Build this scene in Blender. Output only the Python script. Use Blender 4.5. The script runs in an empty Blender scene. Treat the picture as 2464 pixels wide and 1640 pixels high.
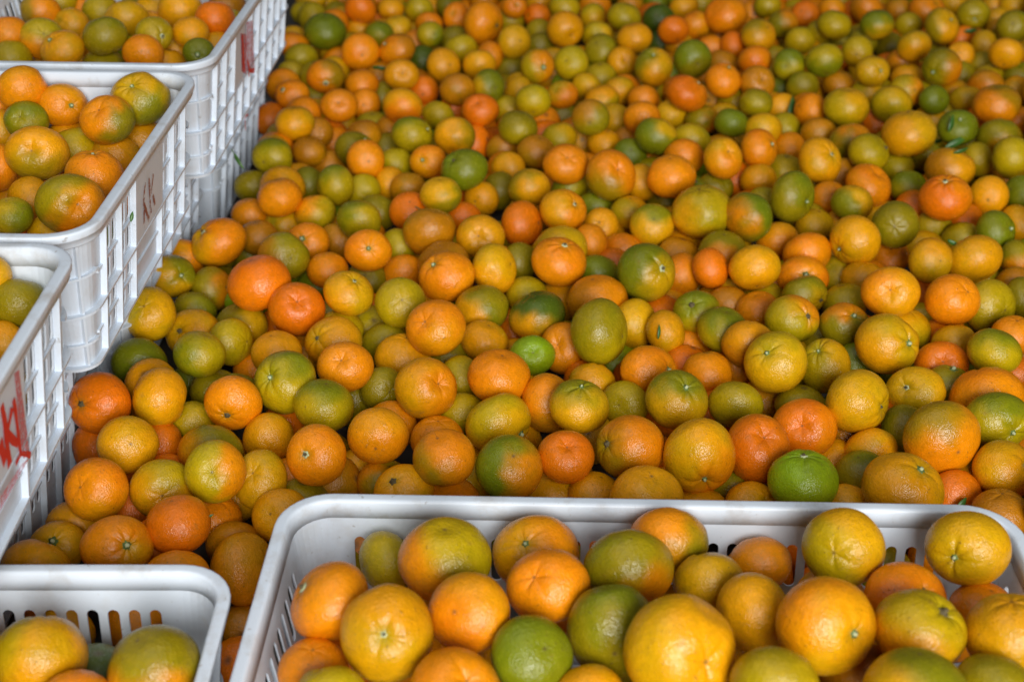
import bpy, math, random
import numpy as np
from mathutils import Vector, Matrix

# ------------------------------------------------------------------ camera, world, light, exposure
scene = bpy.context.scene
TH = math.atan(1945/3346); CH = 0.72
cth, sth = math.cos(TH), math.sin(TH)
RX = np.array([1.0, 0, 0]); UP = np.array([0, sth, cth]); FW = np.array([0, cth, -sth]); CAM = np.array([0, 0, CH])
cam = bpy.data.cameras.new('camera'); camo = bpy.data.objects.new('camera', cam)
scene.collection.objects.link(camo); scene.camera = camo
camo.location = (0, 0, CH); camo.rotation_euler = (math.pi/2 - TH, 0, 0)
cam.sensor_width = 36; cam.lens = 36*3346/2464; cam.clip_start = 0.02; cam.clip_end = 100
cam.dof.use_dof = True; cam.dof.focus_distance = 1.24; cam.dof.aperture_fstop = 6.3; cam.dof.aperture_blades = 7

world = bpy.data.worlds.new('World'); scene.world = world; world.use_nodes = True
bg = world.node_tree.nodes['Background']; bg.inputs[0].default_value = (0.95, 0.96, 1.0, 1); bg.inputs[1].default_value = 0.06

def area(name, loc, target, sx, sy, power, col):
    l = bpy.data.lights.new(name, 'AREA'); l.shape = 'RECTANGLE'; l.size = sx; l.size_y = sy; l.energy = power; l.color = col
    o = bpy.data.objects.new(name, l); scene.collection.objects.link(o); o.location = loc
    o.rotation_euler = (Vector(target) - Vector(loc)).to_track_quat('-Z', 'Y').to_euler()
    return o
# daylight of the open warehouse door behind the photographer, and a weak roof light
area('doorway_daylight', (0.7, -2.2, 1.5), (0.15, 1.3, 0.0), 2.0, 1.8, 205, (1.0, 0.985, 0.95))
area('roof_light', (-0.6, 0.9, 3.6), (0.1, 1.3, 0.0), 3.0, 3.0, 34, (0.96, 0.98, 1.0))

vs = scene.view_settings
vs.view_transform = 'Standard'; vs.look = 'None'; vs.exposure = -0.15; vs.gamma = 1.0; vs.use_curve_mapping = False
scene.render.engine = 'CYCLES'

# ------------------------------------------------------------------ helpers
COL = scene.collection
def link(name, me, parent=None, mats=()):
    for m in mats: me.materials.append(m)
    o = bpy.data.objects.new(name, me); COL.objects.link(o)
    if parent: o.parent = parent
    return o
def tag(o, label=None, cat=None, group=None, kind=None):
    if label: o['label'] = label
    if cat: o['category'] = cat
    if group: o['group'] = group
    if kind: o['kind'] = kind
    return o
def mesh(name, v, f, smooth=False):
    me = bpy.data.meshes.new(name); me.from_pydata([tuple(map(float, p)) for p in v], [], [tuple(q) for q in f]); me.update()
    if smooth: me.polygons.foreach_set('use_smooth', [True]*len(me.polygons))
    return me
def mat(name):
    m = bpy.data.materials.new(name); m.use_nodes = True
    nt = m.node_tree; return m, nt, nt.nodes['Principled BSDF']
def N(nt, t, **kw):
    n = nt.nodes.new(t)
    for k, v in kw.items():
        if k in ('operation', 'blend_type', 'data_type', 'feature', 'attribute_name', 'noise_dimensions'): setattr(n, k, v)
        else: n.inputs[k].default_value = v
    return n
def ramp(nt, a, b, ca=(0, 0, 0, 1), cb=(1, 1, 1, 1)):
    r = nt.nodes.new('ShaderNodeValToRGB'); e = r.color_ramp.elements
    e[0].position = a; e[0].color = ca; e[1].position = b; e[1].color = cb
    return r

# ------------------------------------------------------------------ materials
def make_skin():
    m, nt, b = mat('mandarin_peel'); L = nt.links.new
    col = N(nt, 'ShaderNodeAttribute', attribute_name='col'); lv = N(nt, 'ShaderNodeAttribute', attribute_name='lv')
    n1 = N(nt, 'ShaderNodeTexNoise', Scale=5.0, Detail=2.0, Roughness=0.6); L(lv.outputs['Vector'], n1.inputs['Vector'])
    mp = ramp(nt, 0.3, 0.72, (0.88, 0.9, 0.9, 1), (1.1, 1.08, 1.0, 1)); L(n1.outputs['Fac'], mp.inputs[0])
    mul = N(nt, 'ShaderNodeMixRGB', blend_type='MULTIPLY', Fac=1.0); L(col.outputs['Color'], mul.inputs[1]); L(mp.outputs[0], mul.inputs[2])
    # oil glands
    vo = N(nt, 'ShaderNodeTexVoronoi', Scale=26.0, feature='F1'); L(lv.outputs['Vector'], vo.inputs['Vector'])
    vr = ramp(nt, 0.0, 0.55, (0.9, 0.88, 0.84, 1), (1.05, 1.05, 1.05, 1)); L(vo.outputs['Distance'], vr.inputs[0])
    mul2 = N(nt, 'ShaderNodeMixRGB', blend_type='MULTIPLY', Fac=0.8); L(mul.outputs[0], mul2.inputs[1]); L(vr.outputs[0], mul2.inputs[2])
    # freckles and small scars of the peel
    n2 = N(nt, 'ShaderNodeTexNoise', Scale=11.0, Detail=2.0, Roughness=0.7); L(lv.outputs['Vector'], n2.inputs['Vector'])
    fr = ramp(nt, 0.655, 0.72); L(n2.outputs['Fac'], fr.inputs[0])
    fm = N(nt, 'ShaderNodeMath', operation='MULTIPLY'); L(fr.outputs[0], fm.inputs[0]); fm.inputs[1].default_value = 0.55
    mx = N(nt, 'ShaderNodeMixRGB', blend_type='MIX'); L(fm.outputs[0], mx.inputs[0]); L(mul2.outputs[0], mx.inputs[1]); mx.inputs[2].default_value = (0.10, 0.055, 0.02, 1)
    n4 = N(nt, 'ShaderNodeTexNoise', Scale=2.3, Detail=5.0, Roughness=0.75); L(lv.outputs['Vector'], n4.inputs['Vector'])
    sf = ramp(nt, 0.60, 0.74, (0, 0, 0, 1), (0.5, 0.5, 0.5, 1)); L(n4.outputs['Fac'], sf.inputs[0])
    mx2 = N(nt, 'ShaderNodeMixRGB', blend_type='MIX'); L(sf.outputs[0], mx2.inputs[0]); L(mx.outputs[0], mx2.inputs[1]); mx2.inputs[2].default_value = (0.24, 0.13, 0.03, 1)
    L(mx2.outputs[0], b.inputs['Base Color'])
    rr = ramp(nt, 0.3, 0.75, (0.2,)*3+(1,), (0.3,)*3+(1,)); L(n1.outputs['Fac'], rr.inputs[0]); L(rr.outputs[0], b.inputs['Roughness'])
    b.inputs['Specular IOR Level'].default_value = 0.44
    b.inputs['Subsurface Weight'].default_value = 0.0
    bp0 = N(nt, 'ShaderNodeBump', Strength=0.5, Distance=0.0014); L(n2.outputs['Fac'], bp0.inputs['Height'])
    bp = N(nt, 'ShaderNodeBump', Strength=0.6, Distance=0.00032); L(vo.outputs['Distance'], bp.inputs['Height']); L(bp0.outputs[0], bp.inputs['Normal'])
    L(bp.outputs[0], b.inputs['Normal'])
    return m
SKIN = make_skin()
def plain(name, c, rough=0.5, var=0.25, scale=60, spec=0.5):
    m, nt, b = mat(name); L = nt.links.new
    tc = N(nt, 'ShaderNodeTexCoord'); n = N(nt, 'ShaderNodeTexNoise', Scale=scale, Detail=3.0); L(tc.outputs['Object'], n.inputs['Vector'])
    r = ramp(nt, 0.3, 0.7, tuple(x*(1-var) for x in c)+(1,), tuple(min(1, x*(1+var)) for x in c)+(1,)); L(n.outputs['Fac'], r.inputs[0])
    L(r.outputs[0], b.inputs['Base Color']); b.inputs['Roughness'].default_value = rough; b.inputs['Specular IOR Level'].default_value = spec
    return m
CALYX = plain('calyx_green', (0.10, 0.16, 0.04), 0.6, 0.4, 500)
CALYX2 = plain('calyx_brown', (0.10, 0.075, 0.03), 0.8, 0.4, 500)
STUB = plain('stem_stub_pale', (0.48, 0.52, 0.30), 0.7, 0.2, 500)
def make_leaf():
    m, nt, b = mat('leaf_green'); L = nt.links.new
    tc = N(nt, 'ShaderNodeTexCoord'); n = N(nt, 'ShaderNodeTexNoise', Scale=120.0, Detail=3.0); L(tc.outputs['Object'], n.inputs['Vector'])
    r = ramp(nt, 0.3, 0.7, (0.025, 0.085, 0.012, 1), (0.06, 0.17, 0.02, 1)); L(n.outputs['Fac'], r.inputs[0]); L(r.outputs[0], b.inputs['Base Color'])
    b.inputs['Roughness'].default_value = 0.4
    return m
LEAF = make_leaf()
def make_plastic(name, dirt, scale):
    m, nt, b = mat(name); L = nt.links.new
    geo = N(nt, 'ShaderNodeNewGeometry')
    n = N(nt, 'ShaderNodeTexNoise', Scale=scale, Detail=6.0, Roughness=0.65); L(geo.outputs['Position'], n.inputs['Vector'])
    d = ramp(nt, 0.52, 0.8, (0, 0, 0, 1), (dirt,)*3+(1,)); L(n.outputs['Fac'], d.inputs[0])
    n2 = N(nt, 'ShaderNodeTexNoise', Scale=150.0, Detail=2.0); L(geo.outputs['Position'], n2.inputs['Vector'])
    d2 = ramp(nt, 0.7, 0.78, (0, 0, 0, 1), (0.5,)*3+(1,)); L(n2.outputs['Fac'], d2.inputs[0])
    mx = N(nt, 'ShaderNodeMixRGB'); L(d.outputs[0], mx.inputs[0]); mx.inputs[1].default_value = (0.69, 0.765, 0.86, 1); mx.inputs[2].default_value = (0.36, 0.29, 0.20, 1)
    mx2 = N(nt, 'ShaderNodeMixRGB'); L(d2.outputs[0], mx2.inputs[0]); L(mx.outputs[0], mx2.inputs[1]); mx2.inputs[2].default_value = (0.22, 0.16, 0.10, 1)
    L(mx2.outputs[0], b.inputs['Base Color'])
    b.inputs['Roughness'].default_value = 0.38
    bp0 = N(nt, 'ShaderNodeBump', Strength=0.5, Distance=0.0014); L(n2.outputs['Fac'], bp0.inputs['Height'])
    bp = N(nt, 'ShaderNodeBump', Strength=0.12, Distance=0.001); L(n.outputs['Fac'], bp.inputs['Height']); L(bp.outputs[0], b.inputs['Normal'])
    return m
PLASTIC = make_plastic('crate_plastic', 0.32, 26.0)
RIMPL = make_plastic('crate_rim_plastic', 0.62, 32.0)
def make_paint(name, c, lo, hi, fac):
    m, nt, b = mat(name); L = nt.links.new
    geo = N(nt, 'ShaderNodeNewGeometry'); n = N(nt, 'ShaderNodeTexNoise', Scale=220.0, Detail=4.0, Roughness=0.7); L(geo.outputs['Position'], n.inputs['Vector'])
    a = ramp(nt, lo, hi, (0, 0, 0, 1), (fac,)*3+(1,)); L(n.outputs['Fac'], a.inputs[0]); L(a.outputs[0], b.inputs['Alpha'])
    b.inputs['Base Color'].default_value = c+(1,); b.inputs['Roughness'].default_value = 0.5
    return m
RED = make_paint('red_paint', (0.75, 0.015, 0.02), 0.2, 0.4, 0.97)
RUST = make_paint('worn_red_paint', (0.28, 0.05, 0.03), 0.38, 0.56, 0.9)
PINK = make_paint('pink_paint_smear', (0.75, 0.10, 0.12), 0.2, 0.65, 0.8)
CONC = plain('concrete', (0.07, 0.065, 0.06), 0.85, 0.35, 9, 0.3)

# ------------------------------------------------------------------ floor
FLOOR = -0.087
fl = link('floor', mesh('floor', [(-6, -6, FLOOR), (6, -6, FLOOR), (6, 8, FLOOR), (-6, 8, FLOOR)], [(0, 1, 2, 3)]), None, [CONC])
tag(fl, 'grey concrete floor under the heap', kind='structure')

# ------------------------------------------------------------------ crates
CR = 0.042; TAP = 0.13
def path(a, b, inset, n=8):
    """rounded rectangle, counter-clockwise, corner radius shrinks with the inset"""
    r = max(CR-inset, 0.006); a -= inset; b -= inset; out = []
    for k, (sx, sy) in enumerate(((1, 1), (-1, 1), (-1, -1), (1, -1))):
        for i in range(n+1):
            t = (k+i/n)*math.pi/2
            out.append((sx*(a-r)+r*math.cos(t), sy*(b-r)+r*math.sin(t)))
    return out
def sweep(a, b, prof, HC, closed=True):
    v = []; f = []; m = None
    for (ins, z) in prof:
        p = path(a, b, ins + TAP*abs(z)); m = len(p); v += [(x, y, z+HC) for x, y in p]
    k = len(prof)
    for i in range(k if closed else k-1):
        for j in range(m):
            A = i*m+j; B = i*m+(j+1) % m; C = ((i+1) % k)*m+(j+1) % m; D = ((i+1) % k)*m+j
            f.append((A, B, C, D))
    return v, f
def wall_panel(length, rows, pitch=0.0155, ws=0.0088, z0=-0.006, z1=-0.138, blank=None):
    """2-D sheet (u, z) with stadium slots: verts, faces, hole loops"""
    v = []; f = []; loops = []
    def q(*pts):
        i = len(v); v.extend(pts); f.append(tuple(range(i, i+len(pts))))
    ns = int((length-0.012)/pitch); ns -= ns % 3; u0 = -ns*pitch/2
    h = length/2
    q((-h, z1), (u0, z1), (u0, z0), (-h, z0)); q((-u0, z1), (h, z1), (h, z0), (-u0, z0))
    for s in range(ns):
        ua = u0+s*pitch; ub = ua+pitch; c = (ua+ub)/2; la, lb = c-ws/2, c+ws/2
        if blank is not None and blank[0] <= s < blank[1]:
            q((ua, z1), (ub, z1), (ub, z0), (ua, z0)); continue
        q((ua, z1), (la, z1), (la, z0), (ua, z0)); q((lb, z1), (ub, z1), (ub, z0), (lb, z0))
        zt = z0
        for (ra, rb) in rows:
            q((la, ra), (lb, ra), (lb, zt), (la, zt)); zt = rb
            r = ws/2; n = 6
            top = [(c-r*math.cos(math.pi*i/n), ra-r+r*math.sin(math.pi*i/n)) for i in range(n+1)]
            bot = [(c+r*math.cos(math.pi*i/n), rb+r-r*math.sin(math.pi*i/n)) for i in range(n+1)]
            for i in range(n):
                x0, x1 = la+ws*i/n, la+ws*(i+1)/n
                q(top[i], top[i+1], (x1, ra), (x0, ra))
                x0, x1 = lb-ws*i/n, lb-ws*(i+1)/n
                q(bot[i], bot[i+1], (x1, rb), (x0, rb))
            loops.append(top+bot)
        q((la, z1), (lb, z1), (lb, zt), (la, zt))
    fins = [u0+s*pitch for s in range(0, ns+1, 3)]
    return v, f, loops, fins
SIDES = [lambda a, b, u, ins: (a-ins, u), lambda a, b, u, ins: (-u, b-ins), lambda a, b, u, ins: (-(a-ins), -u), lambda a, b, u, ins: (u, -(b-ins))]
WO, WI = 0.0088, 0.0103
cache = {}
def crate(name, label, x, y, ztop, a, b, rot, rows, plate=None, HC=.14, cat='crate'):
    root = bpy.data.objects.new(name, None); COL.objects.link(root); root.empty_display_size = 0.05
    root.location = (x, y, ztop-HC); root.rotation_euler = (0, 0, math.radians(rot))
    tag(root, label, cat, 'white plastic fruit crates')
    key = (a, b, tuple(rows), plate, HC); ZB = -HC+.002
    if key not in cache:
        parts = []
        # rim
        v, f = sweep(a, b, [(WI+.0006, -.0150), (WI+.0002, -.0050), (WI, -.0026), (WI-.0005, -.0012), (WI-.0014, -.0003), (WI-.0024, -.0001), (WI-.0036, 0), (.0030, 0), (.0018, -.0001), (.0008, -.0004), (.0002, -.0011), (0, -.0022), (0, -.0062), (.0002, -.0072), (.0010, -.0078), (.0016, -.0079), (.0016, -.0132), (.0020, -.0141), (.0030, -.0144), (WO-.001, -.0146)], HC)
        parts.append(('rim', mesh('rim', v, f, True), RIMPL, None))
        for z, p, th in ((-.082, .0030, .0026), (ZB+.003, .0032, .003)):
            v, f = sweep(a, b, [(p, z), (p, z-th), (WO+.0005, z-th), (WO+.0005, z)], HC)
            parts.append(('ledge', mesh('ledge', v, f), PLASTIC, None))
        v = [(px, py, HC+ZB+.002) for px, py in path(a, b, WO+.004-TAP*ZB)]; n = len(v)
        v += [(px, py, pz-.003) for px, py, pz in v]
        parts.append(('floor_panel', mesh('floor_panel', v, [tuple(range(n)), tuple(range(2*n-1, n-1, -1))]+[(i, i+n, (i+1) % n+n, (i+1) % n) for i in range(n)]), PLASTIC, None))
        for s in range(4):
            length = 2*((b if s % 2 == 0 else a)-CR)
            bl = None
            if plate is not None and s == 0:
                bl = plate
            pv, pf, loops, fins = wall_panel(length, rows, blank=bl, z1=ZB)
            S = SIDES[s]; v = []; f = []
            def P3(u, z, ins):
                X, Y = S(a, b, u, ins+TAP*abs(z)); return (X, Y, z+HC)
            n = len(pv)
            v += [P3(u, z, WI) for u, z in pv]; v += [P3(u, z, WO) for u, z in pv]
            f += [tuple(reversed(q)) for q in pf]; f += [tuple(i+n for i in q) for q in pf]
            for lp in loops:
                k = len(lp); i0 = len(v)
                v += [P3(u, z, WI) for u, z in lp]; v += [P3(u, z, WO) for u, z in lp]
                f += [(i0+i, i0+(i+1) % k, i0+k+(i+1) % k, i0+k+i) for i in range(k)]
            parts.append(('wall_panel', mesh('wall_panel', v, f), PLASTIC, None))
            ws2 = 0.0013
            for u in fins:
                if bl is not None and any(abs(u-(-(len(fins)-1)*3*.0155/2+k*.0155)) < 1e-6 for k in range(bl[0]+3, bl[1], 3)): continue
                vv = [P3(u+du, z, ins) for z in (-.0145, ZB+.0005) for ins in (WO+.0004, .0034) for du in (-ws2, ws2)]
                ff = [(0, 1, 3, 2), (4, 6, 7, 5), (0, 2, 6, 4), (1, 5, 7, 3), (2, 3, 7, 6), (0, 4, 5, 1)]
                parts.append(('rib', mesh('rib', vv, ff), PLASTIC, None))
            # recessed cross bars between the slot rows
            for (z_a, z_b) in [(rows[i][1], rows[i+1][0]) for i in range(len(rows)-1)]:
                z = (z_a+z_b)/2
                if abs(z+.083) < .010: continue
                vv = [P3(u, zz, ins) for u in (-length/2+.004, length/2-.004) for zz in (z-.0013, z+.0013) for ins in (WO+.0003, .0068)]
                ff = [(0, 1, 3, 2), (4, 6, 7, 5), (0, 4, 5, 1), (2, 3, 7, 6), (1, 5, 7, 3), (0, 2, 6, 4)]
                parts.append(('cross_bar', mesh('cross_bar', vv, ff), PLASTIC, None))
            # corner
            k = 9; pa = path(a, b, WI, k-1); v = []; f = []
            t0 = s*math.pi/2; sx, sy = ((1, 1), (-1, 1), (-1, -1), (1, -1))[s]
            rings = [(-.006, WI), (ZB, WI), (ZB, WO), (-.006, WO)]
            for z, ins in rings:
                e = ins+TAP*abs(z); r = CR-e
                for i in range(k):
                    t = t0+i/(k-1)*math.pi/2; v.append((sx*(a-CR)+r*math.cos(t), sy*(b-CR)+r*math.sin(t), z+HC))
            for q in range(4):
                for i in range(k-1):
                    f.append((q*k+i, q*k+i+1, ((q+1) % 4)*k+i+1, ((q+1) % 4)*k+i))
            cp = mesh('corner_post', v, f, False)
            parts.append(('corner_post', cp, PLASTIC, None))
            vv = []; t = t0+math.pi/4; dt = (-math.sin(t), math.cos(t))
            for z in (-.0146, ZB+.0008):
                for ins, w in ((WO+.0005, .0019), (.0056, .0011)):
                    r = CR-ins-TAP*abs(z)
                    for sg in (-1, 1):
                        vv.append((sx*(a-CR)+r*math.cos(t)+sg*w*dt[0], sy*(b-CR)+r*math.sin(t)+sg*w*dt[1], z+HC))
            parts.append(('corner_rib', mesh('corner_rib', vv, [(0, 1, 3, 2), (4, 6, 7, 5), (0, 2, 6, 4), (1, 5, 7, 3), (2, 3, 7, 6), (0, 4, 5, 1)]), PLASTIC, None))
            for z in (-.046, -.112):
                k = 9; v = []; f = []
                for zz, ins in ((z, WO+.0003), (z, .0052), (z-.0022, .0052), (z-.0022, WO+.0003)):
                    r = CR-ins-TAP*abs(z)
                    for i in range(k):
                        t = t0+i/(k-1)*math.pi/2; v.append((sx*(a-CR)+r*math.cos(t), sy*(b-CR)+r*math.sin(t), zz+HC))
                for q in range(4):
                    for i in range(k-1): f.append((q*k+i, q*k+i+1, ((q+1) % 4)*k+i+1, ((q+1) % 4)*k+i))
                parts.append(('corner_bar', mesh('corner_bar', v, f), PLASTIC, None))
        if plate is not None:
            pit = .0155; ns = int((2*(b-CR)-0.012)/pit); ns -= ns % 3; u0 = -ns*pit/2
            ua, ub = u0+plate[0]*pit+.0014, u0+plate[1]*pit-.0014
            S = SIDES[0]
            vv = [(*S(a, b, u, ins+TAP*abs(z)), z+HC) for u in (ua, ub) for z in (-.0147, -.0818) for ins in (WO+.0002, .0034)]
            parts.append(('marking_plate', mesh('marking_plate', vv, [(0, 1, 3, 2), (4, 6, 7, 5), (0, 4, 5, 1), (2, 3, 7, 6), (1, 5, 7, 3), (0, 2, 6, 4)]), PLASTIC, None))
        for nm, me, m_, _ in parts: me.materials.append(m_)
        cache[key] = parts
    for nm, me, m_, _ in cache[key]:
        o = bpy.data.objects.new(nm, me); COL.objects.link(o); o.parent = root
    return root
ROW4 = ((-.027, -.050), (-.056, -.079), (-.089, -.108), (-.114, -.130))
ROW2 = ((-.032, -.070), (-.090, -.128))
CRATES = {
 'A': (-.478, 1.680, .235, .172, .265, -2.5, .14), 'B': (-.594, 1.204, .235, .265, .200, -2.0, .14), 'C': (-.603, .790, .235, .265, .200, 0.0, .14),
 'D': (.0995, .712, .065, .2855, .170, -1.7, .15), 'E': (-.465, .632, .065, .265, .170, 0.0, .15),
 'F': (-.668, 1.024, .091, .265, .200, 0.0, .175), 'G': (-.640, 1.434, .091, .265, .200, -1.5, .175), 'I': (-.622, 1.846, .091, .265, .200, -1.5, .175)}
CL = {
 'A': ('white plastic crate with pink smeared plate, rearmost of the left row', ROW4, (6, 9)),
 'B': ('white plastic crate with rust red scrawl, middle of the upper left row', ROW4, (6, 12)),
 'C': ('white plastic crate with bright red letters on its plate, at left edge', ROW4, (6, 12)),
 'D': ('large white plastic crate heaped with mandarins across the front', ROW2, None),
 'E': ('white plastic crate in the bottom left corner, open slots in its far wall', ROW2, None),
 'F': ('white plastic crate under the crates at left edge, nearest of the lower row', ROW4, None),
 'G': ('white plastic crate of the lower left row, half sunk behind the heap', ROW4, None),
 'I': ('white plastic crate of the lower left row, farthest back', ROW4, None)}
ROOT = {}
for k in 'ABCDEFGI':
    x, y, z, a, b, r, hc = CRATES[k]; lab, rws, plate = CL[k]
    ROOT[k] = crate('fruit_crate', lab, x, y, z, a, b, r, rws, plate, hc)

# painted marks on the marking plates, laid on the plate plane
def on_plate(k, px, py, ins):
    """point of the tapered right wall of a crate, in the crate's own axes"""
    x, y, zt, a, b, r, hc = CRATES[k]; t = math.radians(-r)
    d = FW + RX*(px-1232)/3346 - UP*(py-820)/3346
    rot = lambda q: np.array((q[0]*math.cos(t)-q[1]*math.sin(t), q[0]*math.sin(t)+q[1]*math.cos(t), q[2]))
    o_ = rot(CAM-np.array((x, y, zt))); d_ = rot(d)
    s = (a-ins-(o_[0]-TAP*o_[2]))/(d_[0]-TAP*d_[2])
    p = o_+d_*s; p[2] += hc
    return p
def plate_of(k): return next(c_ for c_ in ROOT[k].children if c_.name.startswith('marking_plate'))
def strokes(name, k, polys, ins, m, scale, off):
    vs_, fs_ = [], []
    for j, (pts, w) in enumerate(polys):
        P = [on_plate(k, off[0]+p[0]/scale, off[1]+p[1]/scale, ins-j*.00008) for p in pts]
        for i, p in enumerate(P):
            t = P[min(i+1, len(P)-1)]-P[max(i-1, 0)]; t /= max(np.linalg.norm(t), 1e-9)
            n = np.array((0, -t[2], t[1])); n[0] = TAP*n[2]; ww = w*(0.75+0.5*((i*7+j*3) % 5)/5)
            vs_ += [tuple(p+n*ww/2), tuple(p-n*ww/2)]
        i0 = len(vs_)-2*len(P)
        fs_ += [(i0+2*i, i0+2*i+2, i0+2*i+3, i0+2*i+1) for i in range(len(P)-1)]
    return link(name, mesh(name, vs_, fs_), plate_of(k), [m])
strokes('painted_letters', 'C', [([(15, 310), (38, 430), (52, 560), (62, 660), (80, 780)], .0085), ([(95, 330), (80, 420), (62, 500), (40, 570)], .0075), ([(62, 530), (100, 580), (142, 612)], .0075),
    ([(0, 610), (22, 680), (45, 750)], .0100), ([(108, 262), (122, 350), (135, 450), (150, 590), (166, 690)], .0062), ([(166, 690), (205, 690), (242, 702)], .0048), ([(166, 690), (150, 720), (125, 772)], .0050)], .0024, RED, 3.267, (0, 880))
strokes('painted_letters', 'B', [([(785, 310), (772, 420), (765, 520), (768, 640), (772, 820)], .0050), ([(768, 600), (800, 680), (830, 780)], .0065), ([(830, 250), (838, 380), (842, 520), (848, 620), (855, 705)], .0055),
    ([(885, 200), (874, 300), (862, 400), (852, 450)], .0042), ([(880, 460), (892, 520), (905, 595)], .0045)], .0024, RUST, 5.23, (200, 380))
strokes('painted_letters', 'A', [([(960, 440), (968, 600), (972, 760), (985, 905)], .0075), ([(1000, 450), (1004, 600), (1000, 760)], .005), ([(1020, 760), (1036, 830), (1050, 890), (1080, 892), (1112, 890)], .006), ([(1040, 900), (1046, 960)], .006)], .0024, RED, 5.23, (400, 0))
strokes('painted_tick', 'A', [([(1030, 1440), (1005, 1462), (990, 1490), (994, 1560), (1000, 1640)], .0034)], .0016, RED, 5.23, (400, 0))
def smear(k, ins, quad, scale, off, name='paint_smear'):
    v = [tuple(on_plate(k, off[0]+p[0]/scale, off[1]+p[1]/scale, ins)) for p in quad]
    return link(name, mesh(name, v, [tuple(range(len(v)))]), plate_of(k), [PINK])
smear('C', .0030, [(112, 60), (150, 30), (235, 690), (185, 730), (160, 560)], 3.267, (0, 880))
smear('C', .0016, [(235, 715), (0, 1140), (0, 1030), (170, 770)], 3.267, (0, 880))
smear('A', .0030, [(1010, 280), (1090, 260), (1115, 880), (1010, 900)], 5.23, (400, 0))
smear('A', .0029, [(935, 420), (1005, 430), (1010, 940), (950, 900)], 5.23, (400, 0))

# ------------------------------------------------------------------ mandarins
LIN = {'O': (.80, .175, .002), 'o': (.83, .25, .002), 'a': (.79, .32, .002), 'y': (.69, .365, .003), 'l': (.45, .33, .003), 'v': (.265, .20, .003), 'g': (.165, .20, .004), 'G': (.24, .37, .005), 'd': (.06, .095, .005), 'b': (.47, .175, .003)}
NEXT = {'O': 'o', 'o': 'a', 'a': 'y', 'y': 'a', 'l': 'y', 'v': 'l', 'g': 'v', 'G': 'l', 'd': 'g', 'b': 'a'}
ALT = {'O': 'O', 'o': 'O', 'a': 'l', 'y': 'l', 'l': 'v', 'v': 'g', 'g': 'g', 'G': 'g', 'd': 'd', 'b': 'v'}
def sph(nr, ns):
    th = np.concatenate([[0.0], np.linspace(0, math.pi, nr+1)[1:-1], [math.pi]])
    # closer rings near the stem end
    T = [0.0]; Pp = [0.0]
    for i in range(1, nr):
        for j in range(ns): T.append(math.pi*(i/nr)); Pp.append(2*math.pi*j/ns)
    T.append(math.pi); Pp.append(0.0)
    F = []
    for j in range(ns): F.append((0, 1+j, 1+(j+1) % ns))
    for i in range(nr-2):
        for j in range(ns):
            a = 1+i*ns+j; b = 1+i*ns+(j+1) % ns; F.append((a, a+ns, b+ns, b))
    l = 1+(nr-1)*ns; o = 1+(nr-2)*ns
    for j in range(ns): F.append((l, o+(j+1) % ns, o+j))
    return np.array(T), np.array(Pp), F
SPH = {k: sph(*k) for k in ((40, 56), (26, 36), (14, 20))}
def lownoise(rng, V, freq, n=7):
    out = np.zeros(len(V))
    for _ in range(n):
        d = rng.normal(size=3); d /= np.linalg.norm(d); out += np.sin(V@d*freq*rng.uniform(.6, 1.5)+rng.uniform(0, 6.28))
    return out/n*1.6
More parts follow.
